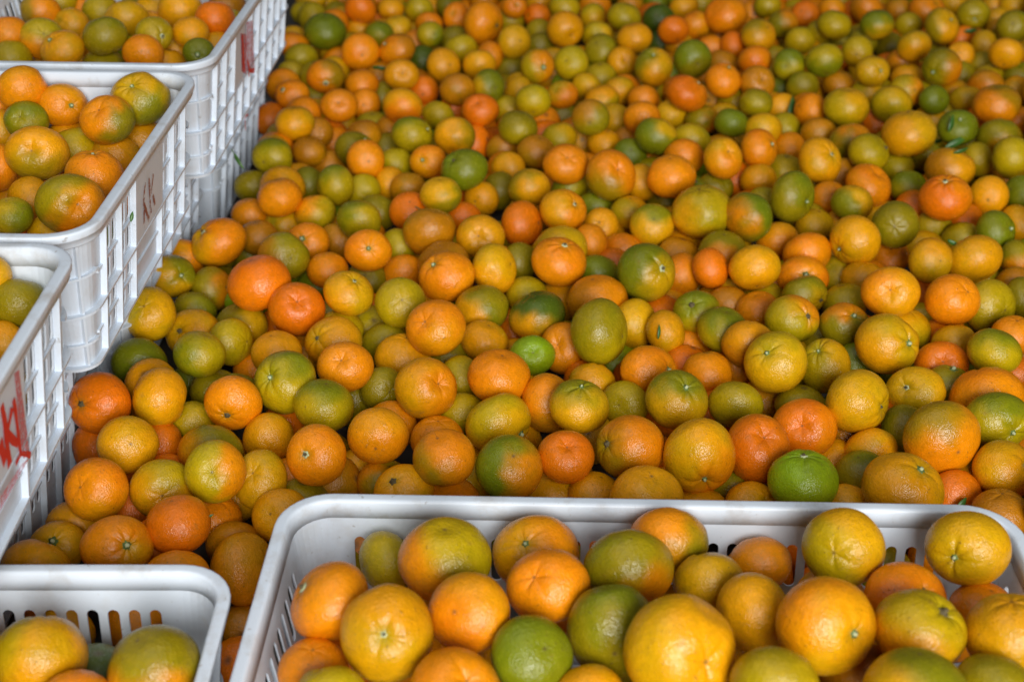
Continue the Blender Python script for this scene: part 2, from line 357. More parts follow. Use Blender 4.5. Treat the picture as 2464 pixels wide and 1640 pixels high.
def fruit(res, W, H, c, c2, feat, rng):
    """vertices around the fruit's centre (world axes), colours, texture vectors, stem point, stem axis"""
    T, Ph, F = SPH[res]
    q = rng.uniform(.80, .93)
    d1 = rng.uniform(.08, .22); fa = rng.uniform(.03, .11); nf = rng.integers(5, 9); d2 = rng.uniform(.03, .10)
    neck = rng.uniform(0, .10) if rng.random() < .35 else 0
    if feat and feat[0] == 'b': d2 = rng.uniform(.14, .26)
    ph0 = rng.uniform(0, 6.28, 6); am = rng.uniform(.3, 1.0, 12)
    r = 1+neck*np.exp(-(T/.55)**2)-(d1+neck*.6)*np.exp(-(T/.26)**2)-d2*np.exp(-((math.pi-T)/.30)**2)
    fur = np.zeros_like(T)
    for k in range(nf):
        a0 = 2*math.pi*(k+.3*math.sin(ph0[0]+k*2.1))/nf; dd = np.abs((Ph-a0+math.pi) % (2*math.pi)-math.pi)
        fur += am[k]*np.exp(-(dd/.17)**2)
    r -= fa*fur*np.exp(-((T-.34)/.30)**2)
    if feat and feat[0] == 'b' or rng.random() < .25:
        fb = np.zeros_like(T)
        for k in range(6):
            a0 = ph0[1]+k*1.05; dd = np.abs((Ph-a0+math.pi) % (2*math.pi)-math.pi); fb += am[k+5]*np.exp(-(dd/.2)**2)
        r -= .045*fb*np.exp(-((math.pi-T-.3)/.25)**2)
    n = np.stack([np.sin(T)*np.cos(Ph), np.sin(T)*np.sin(Ph), np.cos(T)], 1)
    r = r+.030*lownoise(rng, n, 2.4)+.012*lownoise(rng, n, 6.5)+.005*lownoise(rng, n, 13.0)
    if rng.random() < .55:                                       # a crease or flat dent
        dv = rng.normal(size=3); dv /= np.linalg.norm(dv); dt = n@dv
        r -= rng.uniform(.03, .09)*np.exp(-((dt-1.0)/rng.uniform(.04, .14))**2)
    loc = n*r[:, None]*np.array([1, 1, q])
    # stem axis in camera axes (right, up, towards camera)
    if feat and feat[0] == 's':
        fx, fy = feat[1], -feat[2]; l = math.hypot(fx, fy)
        if l > .94: fx, fy = fx*.94/l, fy*.94/l
        ax = np.array([fx, fy, math.sqrt(max(0, 1-fx*fx-fy*fy))])
    elif feat and feat[0] == 'b':
        fx, fy = feat[1], -feat[2]; l = math.hypot(fx, fy)
        if l > .9: fx, fy = fx*.9/l, fy*.9/l
        ax = -np.array([fx, fy, math.sqrt(max(0, 1-fx*fx-fy*fy))])
    else:
        if H < W*.93: ax = np.array([rng.uniform(-.35, .35), rng.choice([-1, 1]), rng.uniform(-.7, -.2)])
        elif W < H*.93: ax = np.array([rng.choice([-1, 1]), rng.uniform(-.35, .35), rng.uniform(-.7, -.2)])
        else: ax = np.array([rng.uniform(-.6, .6), rng.uniform(-.6, .6), -1])
    ax = ax/np.linalg.norm(ax)
    B = np.stack([RX, UP, -FW])                                  # camera axes in world
    A = ax@B; t = np.cross(A, rng.normal(size=3)); t /= np.linalg.norm(t); s = np.cross(A, t)
    V = loc@np.stack([t, s, A])
    # proportions of the silhouette
    e = V@B.T; ex = e.max(0)-e.min(0); mid = (e.max(0)+e.min(0))/2; e = e-mid
    k = math.sqrt(W*H/(ex[0]*ex[1])); sx = np.clip(W/ex[0]/k, .88, 1.14); sy = np.clip(H/ex[1]/k, .88, 1.14)
    e = e*np.array([sx, sy, 1.0])*k
    V = e@B
    # colour
    nw = e/np.linalg.norm(e, axis=1)[:, None]                    # camera-axes direction
    ca = np.array(LIN[c]); cn = np.array(LIN[NEXT[c]]); cl = np.array(LIN[ALT[c]])
    m1 = np.clip(.5+.9*lownoise(rng, n, 2.0), 0, 1)*.30
    m2 = np.clip(lownoise(rng, n, 2.6)+.4*lownoise(rng, n, 9.0)-.1+.35*np.cos(T), 0, 1)*.5
    C = ca*(1-m1[:, None])+cn*m1[:, None]; C = C*(1-m2[:, None])+cl*m2[:, None]
    if c2:
        k2 = float(c2[1:])*math.pi/6; dv = np.array([math.sin(k2), math.cos(k2), .25]); dv /= np.linalg.norm(dv)
        w = np.clip((nw@dv+.36*lownoise(rng, n, 2.6)+.22*lownoise(rng, n, 8.0)+.05)/.95, 0, 1); w = w*w*(3-2*w)*.85
        C = C*(1-w[:, None])+np.array(LIN[c2[0]])*w[:, None]
    C = C*rng.uniform(.82, 1.0)
    gst = np.exp(-(T/.22)**2)*.5; C = C*(1-gst[:, None])+np.array(LIN['g'])*gst[:, None]
    sc = np.exp(-((math.pi-T)/.045)**2)*.85; C = C*(1-sc[:, None])+np.array((.10, .06, .03))*sc[:, None]
    lvv = n*1.0+rng.uniform(-60, 60, 3)
    return V, C, lvv, F, V[0], A
def set_attrs(me, C, LV):
    a = me.attributes.new('col', 'FLOAT_COLOR', 'POINT'); a.data.foreach_set('color', np.concatenate([C, np.ones((len(C), 1))], 1).astype(np.float32).ravel())
    b = me.attributes.new('lv', 'FLOAT_VECTOR', 'POINT'); b.data.foreach_set('vector', LV.astype(np.float32).ravel())
    me.polygons.foreach_set('use_smooth', np.ones(len(me.polygons), bool))
def button_mesh():
    v = []; f = []; n = 20
    for (rr, z, lobe) in ((.0040, -.0004, 1), (.0036, .0009, 1), (.0017, .0013, .2), (.0015, .0030, 0), (.0012, .0034, 0)):
        for j in range(n):
            t = 2*math.pi*j/n; R_ = rr*(1+.22*lobe*math.cos(5*t)); v.append((R_*math.cos(t), R_*math.sin(t), z))
    for i in range(4):
        for j in range(n): f.append((i*n+j, i*n+(j+1) % n, (i+1)*n+(j+1) % n, (i+1)*n+j))
    f.append(tuple(range(4*n, 5*n)))
    me = mesh('stem_button', v, f, True); me.materials.append(CALYX); me.materials.append(STUB)
    for p in me.polygons:
        if p.index >= 2*n: p.material_index = 1
    return me
BTN = button_mesh()
BTN2 = BTN.copy(); BTN2.materials[0] = CALYX2; BTN2.materials[1] = CALYX2
BTN3 = BTN.copy(); BTN3.materials[0] = STUB; BTN3.materials[1] = CALYX2
DATA = """H|-0.3477 2.5394 -0.0329|0.0528 0.0470|y|||2|
H|-0.3475 2.3824 -0.0140|0.0516 0.0554|l|||1|
H|-0.3181 2.4669 -0.0360|0.0470 0.0532|v|||2|
H|-0.3180 2.5729 -0.0391|0.0533 0.0473|o|||2|
H|-0.3073 2.2353 0.0100|0.0702 0.0625|g|||0|green mandarin in the heap, left of an orange one, three tenths across, at top
H|-0.2612 2.3620 0.0088|0.0547 0.0491|O|||0|deep orange mandarin in the heap, above an orange one, two fifths across, at top
H|-0.2498 2.5724 -0.0360|0.0530 0.0472|o|||2|
H|-0.2179 2.4700 -0.0229|0.0480 0.0440|a|||1|
H|-0.1671 2.4601 -0.0229|0.0521 0.0472|l|||1|
H|-0.1991 2.3587 -0.0234|0.0512 0.0456|y|||1|
H|-0.2671 2.3665 -0.0326|0.0492 0.0438|a|||1|
H|-0.2267 2.3242 -0.0232|0.0506 0.0450|g|l6||1|
H|-0.1450 2.3758 -0.0232|0.0488 0.0434|o|||1|
H|-0.1365 2.2729 -0.0074|0.0458 0.0431|l|g4||0|yellow-green mandarin with green side, above an amber one, two fifths across, a tenth down
H|-0.1146 2.5204 -0.0360|0.0503 0.0523|v||s 0.44 -0.46|2|
H|-0.0977 2.3919 -0.0140|0.0478 0.0537|o||s -0.28 -0.11|1|
H|-0.0481 2.3059 0.0020|0.0667 0.0741|o||s 0.83 0.28|0|orange mandarin showing its stem button, above an amber one, halfway across, at top
H|0.0040 2.4210 -0.0051|0.0464 0.0413|o||s 0.25 0.04|0|
H|-0.0021 2.4460 -0.0393|0.0532 0.0473|l|||2|
H|0.0038 2.2021 0.0036|0.0534 0.0570|y|||0|yellow mandarin in the heap, above a green one, halfway across, a tenth down
H|-0.0529 2.5572 -0.0360|0.0530 0.0472|o|||2|
H|-0.1001 2.3395 -0.0360|0.0530 0.0472|v|||2|
H|-0.0842 2.2112 -0.0140|0.0556 0.0495|l|||1|
H|-0.1645 2.3114 -0.0360|0.0529 0.0473|o|||2|
H|-0.3395 2.1674 -0.0140|0.0547 0.0487|l|||1|
H|-0.2992 2.2533 -0.0347|0.0458 0.0494|y|||1|
H|-0.2421 2.1540 0.0020|0.0612 0.0577|o|||0|orange mandarin in the heap, above an orange one, two fifths across, a tenth down
H|-0.1841 2.1627 0.0020|0.0596 0.0531|o|b2|s -0.79 -0.39|0|orange mandarin with brownish orange side, above an amber one, two fifths across, a tenth down
H|-0.1464 2.2204 -0.0360|0.0472 0.0530|d|||2|
H|-0.1064 2.0881 0.0020|0.0528 0.0545|a|||0|amber mandarin in the heap, above a brownish orange one, two fifths across, a tenth down
H|-0.0512 2.0959 -0.0000|0.0530 0.0472|a|||0|amber mandarin in the heap, above a green one, halfway across, a tenth down
H|-0.0359 2.1960 -0.0194|0.0431 0.0487|o|||1|
H|-0.0021 2.1986 -0.0444|0.0537 0.0473|v|||2|
H|-0.3501 2.1230 -0.0241|0.0488 0.0434|l|||1|
H|-0.2840 2.0344 0.0033|0.0583 0.0517|o|v2|s 0.11 0.58|0|orange mandarin with olive side, above an orange one, three tenths across, a tenth down
H|-0.3291 1.9852 -0.0085|0.0524 0.0466|o||s -0.56 -0.28|0|orange mandarin showing its stem button, above an amber one, three tenths across, a tenth down
H|-0.2286 2.0318 -0.0081|0.0517 0.0461|o|||0|orange mandarin in the heap, below an orange one, two fifths across, a tenth down
H|-0.2118 2.1352 -0.0360|0.0472 0.0530|b|||2|
H|-0.1676 2.0290 0.0073|0.0540 0.0482|a||b 0.15 0.00|0|amber mandarin with dimpled end, below an orange one, two fifths across, a tenth down
H|-0.1356 2.0371 -0.0202|0.0470 0.0470|O|||1|
H|-0.0814 1.9782 0.0027|0.0537 0.0472|b|||0|brownish orange mandarin in the heap, below an amber one, two fifths across, a tenth down
H|-0.0352 1.9941 0.0020|0.0492 0.0525|g|y8||0|green mandarin with yellow side, below an amber one, halfway across, a tenth down
H|0.0102 2.0420 -0.0241|0.0432 0.0489|y|||1|
H|-0.3074 2.0402 -0.0384|0.0516 0.0487|v|||2|
H|-0.2504 1.9135 0.0020|0.0547 0.0491|o||b 0.06 -0.10|0|orange mandarin with dimpled end, below an orange one, three tenths across, a fifth down
H|-0.2208 1.9915 -0.0247|0.0460 0.0460|o|||1|
H|-0.1959 2.0462 -0.0362|0.0470 0.0532|v|||2|
H|-0.1573 1.9010 0.0052|0.0583 0.0519|a|O6||0|amber mandarin with deep orange side, above a yellow-green one, two fifths across, a fifth down
H|-0.1404 2.0643 -0.0514|0.0480 0.0539|a|||2|
H|-0.1089 1.9421 -0.0249|0.0488 0.0434|l|||1|
H|-0.0846 2.0011 -0.0373|0.0472 0.0531|O|||2|
H|-0.0455 1.8937 0.0020|0.0550 0.0487|O||b -0.17 -0.39|0|deep orange mandarin with dimpled end, below a green one, halfway across, a fifth down
H|-0.0065 1.9916 -0.0360|0.0530 0.0472|l|||2|
H|0.0447 2.4245 -0.0230|0.0470 0.0450|O||s -0.83 0.00|1|
H|0.0508 2.5430 -0.0360|0.0530 0.0472|a|||2|
H|0.0938 2.4449 -0.0140|0.0566 0.0504|l|||1|
H|0.1531 2.5212 -0.0360|0.0604 0.0537|o|||2|
H|0.1445 2.4181 -0.0230|0.0465 0.0504|y|l12||1|
H|0.2174 2.5203 -0.0360|0.0543 0.0484|b|||2|
H|0.1921 2.3372 0.0020|0.0590 0.0525|l|||0|yellow-green mandarin in the heap, above an amber one, three fifths across, at top
H|0.2673 2.5374 -0.0360|0.0530 0.0472|g|||2|
H|0.2554 2.3761 -0.0140|0.0572 0.0534|d|||1|
H|0.3083 2.4581 -0.0177|0.0530 0.0472|a|||1|
H|0.3486 2.5409 -0.0360|0.0472 0.0530|l|||2|
H|0.3663 2.3370 0.0056|0.0749 0.0666|o|||0|orange mandarin in the heap, right of a deep orange one, seven tenths across, at top
H|0.4605 2.4711 -0.0186|0.0485 0.0432|l|||1|
H|0.4430 2.5026 -0.0418|0.0503 0.0503|o|||2|
H|0.3167 2.3500 -0.0158|0.0529 0.0491|o|a3||1|
H|0.2692 2.2665 0.0022|0.0529 0.0471|O|||0|deep orange mandarin in the heap, right of an amber one, seven tenths across, at top
H|0.0887 2.2700 0.0020|0.0621 0.0603|a||b 0.38 0.61|0|amber mandarin with dimpled end, above a yellow-green one, three fifths across, at top
H|0.0458 2.3654 -0.0360|0.0471 0.0530|l|||2|
H|0.1438 2.2829 -0.0140|0.0534 0.0476|l|y2||1|
H|0.2011 2.2225 0.0020|0.0583 0.0519|a|||0|amber mandarin in the heap, below a yellow-green one, three fifths across, a tenth down
H|0.1453 2.2117 -0.0144|0.0520 0.0556|v|||1|
H|0.2854 2.2871 -0.0353|0.0529 0.0471|a|||2|
H|0.2560 2.3214 -0.0389|0.0523 0.0482|d|||2|
H|0.3363 2.2829 -0.0375|0.0531 0.0473|o|||2|
H|0.3627 2.3680 -0.0399|0.0534 0.0472|b|||2|
H|0.4059 2.2350 0.0020|0.0577 0.0577|a|v11||0|amber mandarin with olive side, above a brownish orange one, seven tenths across, a tenth down
H|0.3700 2.2587 -0.0224|0.0431 0.0490|O|||1|
H|0.2847 2.1193 0.0020|0.0604 0.0604|g|v6||0|green mandarin with olive side, above a deep orange one, seven tenths across, a tenth down
H|0.2200 2.0804 0.0020|0.0594 0.0620|a|g10|s -0.11 -0.63|0|amber mandarin with green side, left of a green one, three fifths across, a tenth down
H|0.1777 2.1781 -0.0235|0.0479 0.0515|a||b 0.19 0.00|1|
H|0.0925 2.1010 0.0020|0.0548 0.0548|l|||0|yellow-green mandarin in the heap, below an amber one, three fifths across, a tenth down
H|0.0393 2.0732 0.0058|0.0525 0.0541|l|o3|s 0.39 0.25|0|yellow-green mandarin with orange side, left of a yellow-green one, halfway across, a tenth down
H|0.0484 2.2955 -0.0360|0.0530 0.0472|v|||2|
H|0.3899 2.1556 -0.0140|0.0544 0.0484|o|O6||1|
H|0.3471 2.2049 -0.0360|0.0530 0.0472|b|||2|
H|0.3179 2.0085 0.0059|0.0544 0.0544|o||s 0.30 -0.73|0|orange mandarin, left of a brownish orange one, seven tenths across, a tenth down
H|0.2556 1.9432 0.0095|0.0609 0.0545|O|o2|s 0.68 -0.65|0|deep orange mandarin with orange side, below a green one, seven tenths across, a tenth down
H|0.3695 2.0084 0.0020|0.0544 0.0528|b||b 0.24 -0.12|0|brownish orange mandarin with dimpled end, above an olive one, seven tenths across, a tenth down
H|0.1424 2.1456 -0.0360|0.0529 0.0473|l|||2|
H|0.1154 2.0623 -0.0244|0.0480 0.0441|y|||1|
H|0.1652 2.0457 -0.0244|0.0488 0.0434|a|||1|
H|0.1994 2.0104 -0.0246|0.0488 0.0434|o|||1|
H|0.1359 2.0036 -0.0236|0.0530 0.0472|a|l5||1|
H|0.0312 1.9380 -0.0001|0.0529 0.0471|l|||0|yellow-green mandarin in the heap, above an olive one, halfway across, a tenth down
H|0.0146 2.0839 -0.0296|0.0488 0.0439|y|||1|
H|0.0759 1.9987 -0.0129|0.0482 0.0429|o|l10|s -0.50 -0.27|1|
H|0.0769 2.0083 -0.0525|0.0535 0.0482|v|||2|
H|0.1109 1.8513 0.0074|0.0539 0.0508|v|b11||0|olive mandarin, left of an orange one, three fifths across, a fifth down
H|0.1844 1.8679 0.0006|0.0529 0.0470|o|||0|orange mandarin in the heap, above a green one, three fifths across, a fifth down
H|0.2373 1.9609 -0.0296|0.0498 0.0430|y|||1|
H|0.3112 2.0549 -0.0445|0.0506 0.0506|a|||2|
H|0.3371 2.0209 -0.0348|0.0470 0.0528|l|||2|
H|0.3605 1.9532 -0.0086|0.0501 0.0436|v|l6||0|olive mandarin with yellow-green side, below a brownish orange one, seven tenths across, a fifth down
H|0.2802 1.9391 -0.0301|0.0501 0.0446|v|o4||1|
H|0.4686 2.3561 -0.0159|0.0530 0.0472|v|o2||1|
H|0.5220 2.4374 -0.0230|0.0507 0.0488|O|||1|
H|0.5755 2.4614 -0.0229|0.0492 0.0438|o|a12||1|
H|0.5412 2.2852 0.0046|0.0569 0.0507|l|||0|yellow-green mandarin in the heap, above a yellow-green one, four fifths across, at top
H|0.6185 2.4800 -0.0360|0.0472 0.0530|O|||2|
H|0.6303 2.4383 -0.0140|0.0565 0.0503|o|b9||1|
H|0.6925 2.4568 -0.0229|0.0434 0.0488|b|||1|
H|0.7374 2.4306 -0.0140|0.0661 0.0588|o||s 0.47 -0.40|1|
H|0.8187 2.5514 -0.0360|0.0530 0.0472|y|||2|
H|0.7948 2.3554 0.0020|0.0566 0.0490|l||s -0.13 0.62|0|yellow-green mandarin showing its stem button, right of an amber one, at right edge, at top
H|0.8874 2.5246 -0.0374|0.0472 0.0531|a|||2|
H|0.9115 2.4911 -0.0218|0.0487 0.0433|y|||1|
H|0.6112 2.2785 0.0074|0.0568 0.0513|g|y5||0|green mandarin with yellow side, right of a yellow-green one, nine tenths across, at top
H|0.6918 2.3743 -0.0232|0.0495 0.0427|l|||1|
H|0.7230 2.2878 0.0020|0.0589 0.0625|a|v9|s 0.47 -0.32|0|amber mandarin with olive side, left of a yellow-green one, nine tenths across, at top
H|0.8425 2.2848 0.0020|0.0570 0.0551|v|||0|olive mandarin in the heap, above an amber one, at right edge, at top
H|0.7748 2.3292 -0.0360|0.0500 0.0500|O|||2|
H|0.5983 2.3025 -0.0286|0.0503 0.0484|v||s 0.15 -0.81|1|
H|0.4849 2.2776 -0.0202|0.0516 0.0459|l|||1|
H|0.5275 2.3206 -0.0192|0.0494 0.0426|l|g2||1|
H|0.5683 2.3412 -0.0360|0.0535 0.0468|v|||2|
H|0.5073 2.3024 -0.0501|0.0536 0.0477|a|||2|
H|0.6422 2.3004 -0.0386|0.0473 0.0532|v|||2|
H|0.6444 2.1628 0.0080|0.0543 0.0483|a|l11||0|amber mandarin with yellow-green side, right of a green one, nine tenths across, a tenth down
H|0.7922 2.2676 -0.0236|0.0441 0.0496|y|||1|
H|0.7822 2.1316 0.0069|0.0537 0.0478|a|||0|amber mandarin in the heap, below an olive one, at right edge, a tenth down
H|0.7339 2.2025 -0.0200|0.0458 0.0458|a|||1|
H|0.4363 2.1141 -0.0052|0.0500 0.0500|g|l6||0|green mandarin with yellow-green side, left of a yellow-green one, four fifths across, a tenth down
H|0.4865 2.0941 0.0078|0.0588 0.0512|l|g6||0|yellow-green mandarin with green side, left of a yellow-green one, four fifths across, a tenth down
H|0.5537 2.1621 0.0002|0.0491 0.0509|l|y6||0|yellow-green mandarin with yellow side, right of a yellow-green one, four fifths across, a tenth down
H|0.6364 2.1870 -0.0282|0.0535 0.0476|b|o12||1|
H|0.5496 2.0384 0.0097|0.0533 0.0475|y||s 0.41 0.14|0|yellow mandarin showing its stem button, above a yellow-green one, nine tenths across, a tenth down
H|0.6654 2.0737 0.0037|0.0593 0.0593|v|o4|s -0.71 0.40|0|olive mandarin with orange side, below an amber one, nine tenths across, a tenth down
H|0.7689 2.1457 -0.0394|0.0532 0.0474|l|||2|
H|0.7710 2.2089 -0.0409|0.0533 0.0474|l|||2|
H|0.8311 2.2088 -0.0360|0.0530 0.0472|o|||2|
H|0.8063 2.1274 -0.0277|0.0476 0.0448|v||s -0.12 -0.63|1|
H|0.4514 2.0672 -0.0243|0.0510 0.0442|v|l6||1|
H|0.5127 2.0889 -0.0285|0.0515 0.0458|b|||1|
H|0.5488 2.0526 -0.0297|0.0508 0.0452|y|l10||1|
H|0.6335 2.1374 -0.0360|0.0530 0.0472|a|||2|
H|0.5996 2.0192 -0.0140|0.0532 0.0499|l|o3||1|
H|0.7274 2.0407 -0.0140|0.0554 0.0493|b|o6||1|
H|0.7181 2.1456 -0.0360|0.0500 0.0500|v|||2|
H|0.4825 1.9049 0.0020|0.0663 0.0590|y|l8||0|yellow mandarin with yellow-green side, above an olive one, four fifths across, a fifth down
H|0.5531 2.0926 -0.0472|0.0522 0.0492|a|||2|
H|0.5493 1.9139 0.0028|0.0586 0.0523|l|y1||0|yellow-green mandarin with yellow side, above a yellow one, nine tenths across, a fifth down
H|0.6307 1.9779 -0.0135|0.0464 0.0445|g|||1|
H|0.6907 2.0676 -0.0390|0.0531 0.0473|a|||2|
H|0.6902 2.0100 -0.0246|0.0495 0.0427|y|||1|
H|0.7014 1.9119 0.0032|0.0681 0.0606|o|v1||0|orange mandarin with olive side, above an olive one, at right edge, a fifth down
H|0.7858 2.0699 -0.0360|0.0477 0.0524|a|||2|
H|0.4405 1.9478 -0.0185|0.0469 0.0533|o|||1|
H|0.4087 1.9985 -0.0360|0.0514 0.0486|a|||2|
H|-0.3586 1.9541 -0.0360|0.0472 0.0530|O|||2|
H|-0.3024 1.8269 0.0084|0.0556 0.0495|a|||0|amber mandarin in the heap, below an orange one, three tenths across, a fifth down
H|-0.2925 1.9720 -0.0360|0.0472 0.0530|y|||2|
H|-0.2774 1.8592 -0.0181|0.0467 0.0446|b|||1|
H|-0.3303 1.8132 -0.0238|0.0534 0.0476|o|||1|orange mandarin in the heap, above a yellow-green one, three tenths across, a fifth down
H|-0.3189 1.7206 0.0020|0.0545 0.0509|l|g12||0|yellow-green mandarin with green side, below an orange one, three tenths across, a fifth down
H|-0.2792 1.7856 -0.0174|0.0487 0.0426|b|a5||1|
H|-0.2521 1.8787 -0.0456|0.0477 0.0536|o|||2|
H|-0.2074 1.9373 -0.0399|0.0533 0.0474|l|||2|
H|-0.2101 1.8509 -0.0188|0.0512 0.0455|b|a6||1|brownish orange mandarin with amber side, above an orange one, two fifths across, a fifth down
H|-0.2157 1.7860 -0.0140|0.0557 0.0512|v||s 0.65 -0.62|1|olive mandarin, left of an orange one, three tenths across, a fifth down
H|-0.1939 1.7131 0.0020|0.0507 0.0522|o|||0|orange mandarin in the heap, right of an olive one, two fifths across, a fifth down
H|-0.1378 1.8001 0.0020|0.0573 0.0513|l|g11|s 0.95 -0.38|0|yellow-green mandarin with green side, below an amber one, two fifths across, a fifth down
H|-0.1770 1.9037 -0.0377|0.0471 0.0530|b|||2|
H|-0.0787 1.7941 0.0020|0.0571 0.0526|a|v3||0|amber mandarin with olive side, above a green one, two fifths across, a fifth down
H|-0.0523 1.8640 -0.0360|0.0461 0.0542|O|||2|
H|-0.1751 1.8538 -0.0442|0.0476 0.0534|v|||2|
H|-0.1591 1.7667 -0.0258|0.0488 0.0434|l|||1|
H|-0.1128 1.7336 -0.0097|0.0499 0.0455|o|a8|s -0.35 -0.03|0|orange mandarin with amber side, below a yellow-green one, two fifths across, a fifth down
H|-0.0617 1.6644 0.0082|0.0622 0.0553|g||s -0.55 -0.53|0|green mandarin showing its stem button, below an amber one, halfway across, a fifth down
H|-0.2539 1.8008 -0.0471|0.0536 0.0477|b|||2|
H|-0.3424 1.6879 -0.0262|0.0493 0.0429|v|||1|
H|-0.2917 1.7345 -0.0360|0.0530 0.0472|a|||2|
H|-0.2697 1.6949 -0.0262|0.0434 0.0488|v|||1|
H|-0.2245 1.6292 0.0020|0.0487 0.0529|l|g11||0|yellow-green mandarin with green side, below an olive one, three tenths across, three tenths down
H|-0.1947 1.6740 -0.0263|0.0460 0.0460|l|||1|
H|-0.1625 1.7028 -0.0295|0.0433 0.0493|a|||1|
H|-0.1358 1.6716 -0.0229|0.0485 0.0432|b|||1|
H|-0.0888 1.5877 0.0064|0.0531 0.0473|y|g4||0|yellow mandarin, right of a deep orange one, two fifths across, three tenths down
H|-0.0398 1.6643 -0.0325|0.0463 0.0463|a|||1|
H|-0.2877 1.5781 0.0078|0.0562 0.0500|o|||0|orange mandarin in the heap, right of an orange one, three tenths across, three tenths down
H|-0.3313 1.6015 -0.0267|0.0488 0.0434|o|||1|orange mandarin in the heap, left of an orange one, a fifth across, three tenths down
H|-0.1279 1.5932 -0.0177|0.0536 0.0509|O|||1|deep orange mandarin, left of a yellow one, two fifths across, three tenths down
H|-0.2459 1.5825 -0.0152|0.0519 0.0462|l|o11||1|yellow-green mandarin with orange side, above an orange one, three tenths across, three tenths down
H|-0.1733 1.6271 -0.0360|0.0522 0.0479|v|||2|
H|-0.1846 1.5241 0.0020|0.0541 0.0482|l|g10||0|yellow-green mandarin with green side, above an orange one, two fifths across, three tenths down
H|-0.0982 1.4918 0.0020|0.0636 0.0566|b|||0|brownish orange mandarin, above a brownish orange one, two fifths across, three tenths down
H|-0.0623 1.5931 -0.0285|0.0489 0.0435|O|||1|
H|-0.2885 1.5894 -0.0347|0.0492 0.0438|y||s -0.43 -0.18|1|
H|0.0080 1.8236 0.0026|0.0556 0.0495|v|l6||0|olive mandarin with yellow-green side, below a yellow-green one, halfway across, a fifth down
H|0.0465 1.9558 -0.0394|0.0517 0.0487|o|||2|
H|0.0673 1.8563 -0.0253|0.0514 0.0457|l|y2||1|yellow-green mandarin with yellow side, right of a brownish orange one, halfway across, a fifth down
H|0.1531 1.9496 -0.0360|0.0472 0.0530|y|||2|
H|0.1969 1.7869 0.0052|0.0584 0.0520|g|y1||0|green mandarin with yellow side, left of a yellow-green one, three fifths across, a fifth down
H|0.3110 1.8615 -0.0044|0.0481 0.0419|g|||0|green mandarin in the heap, left of a yellow one, seven tenths across, a fifth down
H|0.2487 1.8139 -0.0140|0.0564 0.0502|l|||1|yellow-green mandarin in the heap, above an orange one, seven tenths across, a fifth down
H|0.1308 1.8492 -0.0315|0.0497 0.0443|a|||1|
H|0.1671 1.8733 -0.0412|0.0503 0.0503|b|||2|
H|0.1637 1.7953 -0.0248|0.0471 0.0448|g|||1|
H|-0.0107 1.8411 -0.0371|0.0531 0.0472|b|||2|
H|0.0334 1.7789 -0.0140|0.0540 0.0481|b|||1|brownish orange mandarin in the heap, left of a yellow-green one, halfway across, a fifth down
H|0.0701 1.6825 0.0083|0.0613 0.0545|o||b 0.07 -0.30|0|orange mandarin with dimpled end, below a yellow-green one, three fifths across, a fifth down
H|0.1269 1.6505 0.0061|0.0646 0.0674|o|v7|b 0.35 -0.21|0|orange mandarin with olive side, left of an amber one, three fifths across, three tenths down
H|-0.0048 1.7491 -0.0259|0.0468 0.0453|a|||1|
H|0.1930 1.8217 -0.0423|0.0534 0.0475|o|||2|
H|0.2329 1.7589 -0.0140|0.0550 0.0490|o|||1|orange mandarin in the heap, below a yellow-green one, seven tenths across, a fifth down
H|0.2774 1.7014 0.0085|0.0518 0.0561|a|o6|b 0.25 -0.33|0|amber mandarin with orange side, right of a yellow-green one, seven tenths across, a fifth down
H|0.2975 1.8541 -0.0437|0.0533 0.0475|b|||2|
H|0.2034 1.6385 0.0102|0.0628 0.0559|o|||0|orange mandarin in the heap, below an orange one, seven tenths across, three tenths down
H|0.1697 1.6839 -0.0184|0.0448 0.0503|a|||1|amber mandarin in the heap, left of an orange one, three fifths across, three tenths down
H|0.0218 1.6211 0.0020|0.0541 0.0481|a|v9||0|amber mandarin with olive side, below a brownish orange one, halfway across, three tenths down
H|0.0761 1.6980 -0.0346|0.0492 0.0438|l|g10||1|
H|-0.0166 1.7014 -0.0383|0.0473 0.0532|v|||2|
H|0.1091 1.6531 -0.0431|0.0534 0.0475|g|||2|
H|0.0626 1.5517 0.0020|0.0582 0.0536|a|o3|s 0.62 -0.33|0|amber mandarin with orange side, above a yellow one, halfway across, three tenths down
H|0.0124 1.5481 -0.0140|0.0510 0.0577|O|||1|deep orange mandarin in the heap, below an amber one, halfway across, three tenths down
H|0.1490 1.6087 -0.0267|0.0488 0.0434|a|l10||1|amber mandarin with yellow-green side, left of a yellow one, three fifths across, three tenths down
H|0.1105 1.5659 -0.0270|0.0448 0.0503|a||b -0.18 -0.27|1|amber mandarin with dimpled end, left of an amber one, three fifths across, three tenths down
H|0.1713 1.5443 -0.0136|0.0549 0.0536|y|g12||1|yellow mandarin with green side, right of an amber one, three fifths across, three tenths down
H|0.2022 1.6878 -0.0462|0.0492 0.0519|v|||2|
H|0.2331 1.6545 -0.0245|0.0554 0.0493|g||s 0.08 -0.78|1|green mandarin showing its stem button, above a yellow-green one, seven tenths across, three tenths down
H|0.2708 1.7034 -0.0348|0.0492 0.0438|v||s 0.36 -0.53|1|
H|0.2319 1.5466 0.0030|0.0748 0.0668|l|a8||0|yellow-green mandarin with amber side, below a green one, seven tenths across, three tenths down
H|0.3033 1.7392 -0.0392|0.0472 0.0535|O|||2|
H|0.3558 1.8535 -0.0130|0.0548 0.0488|y|||1|yellow mandarin in the heap, above an orange one, seven tenths across, a fifth down
H|0.3984 1.9131 -0.0360|0.0472 0.0530|l|||2|
H|0.3329 1.7491 0.0020|0.0505 0.0552|o||s 0.75 -0.23|0|orange mandarin showing its stem button, below a yellow one, seven tenths across, a fifth down
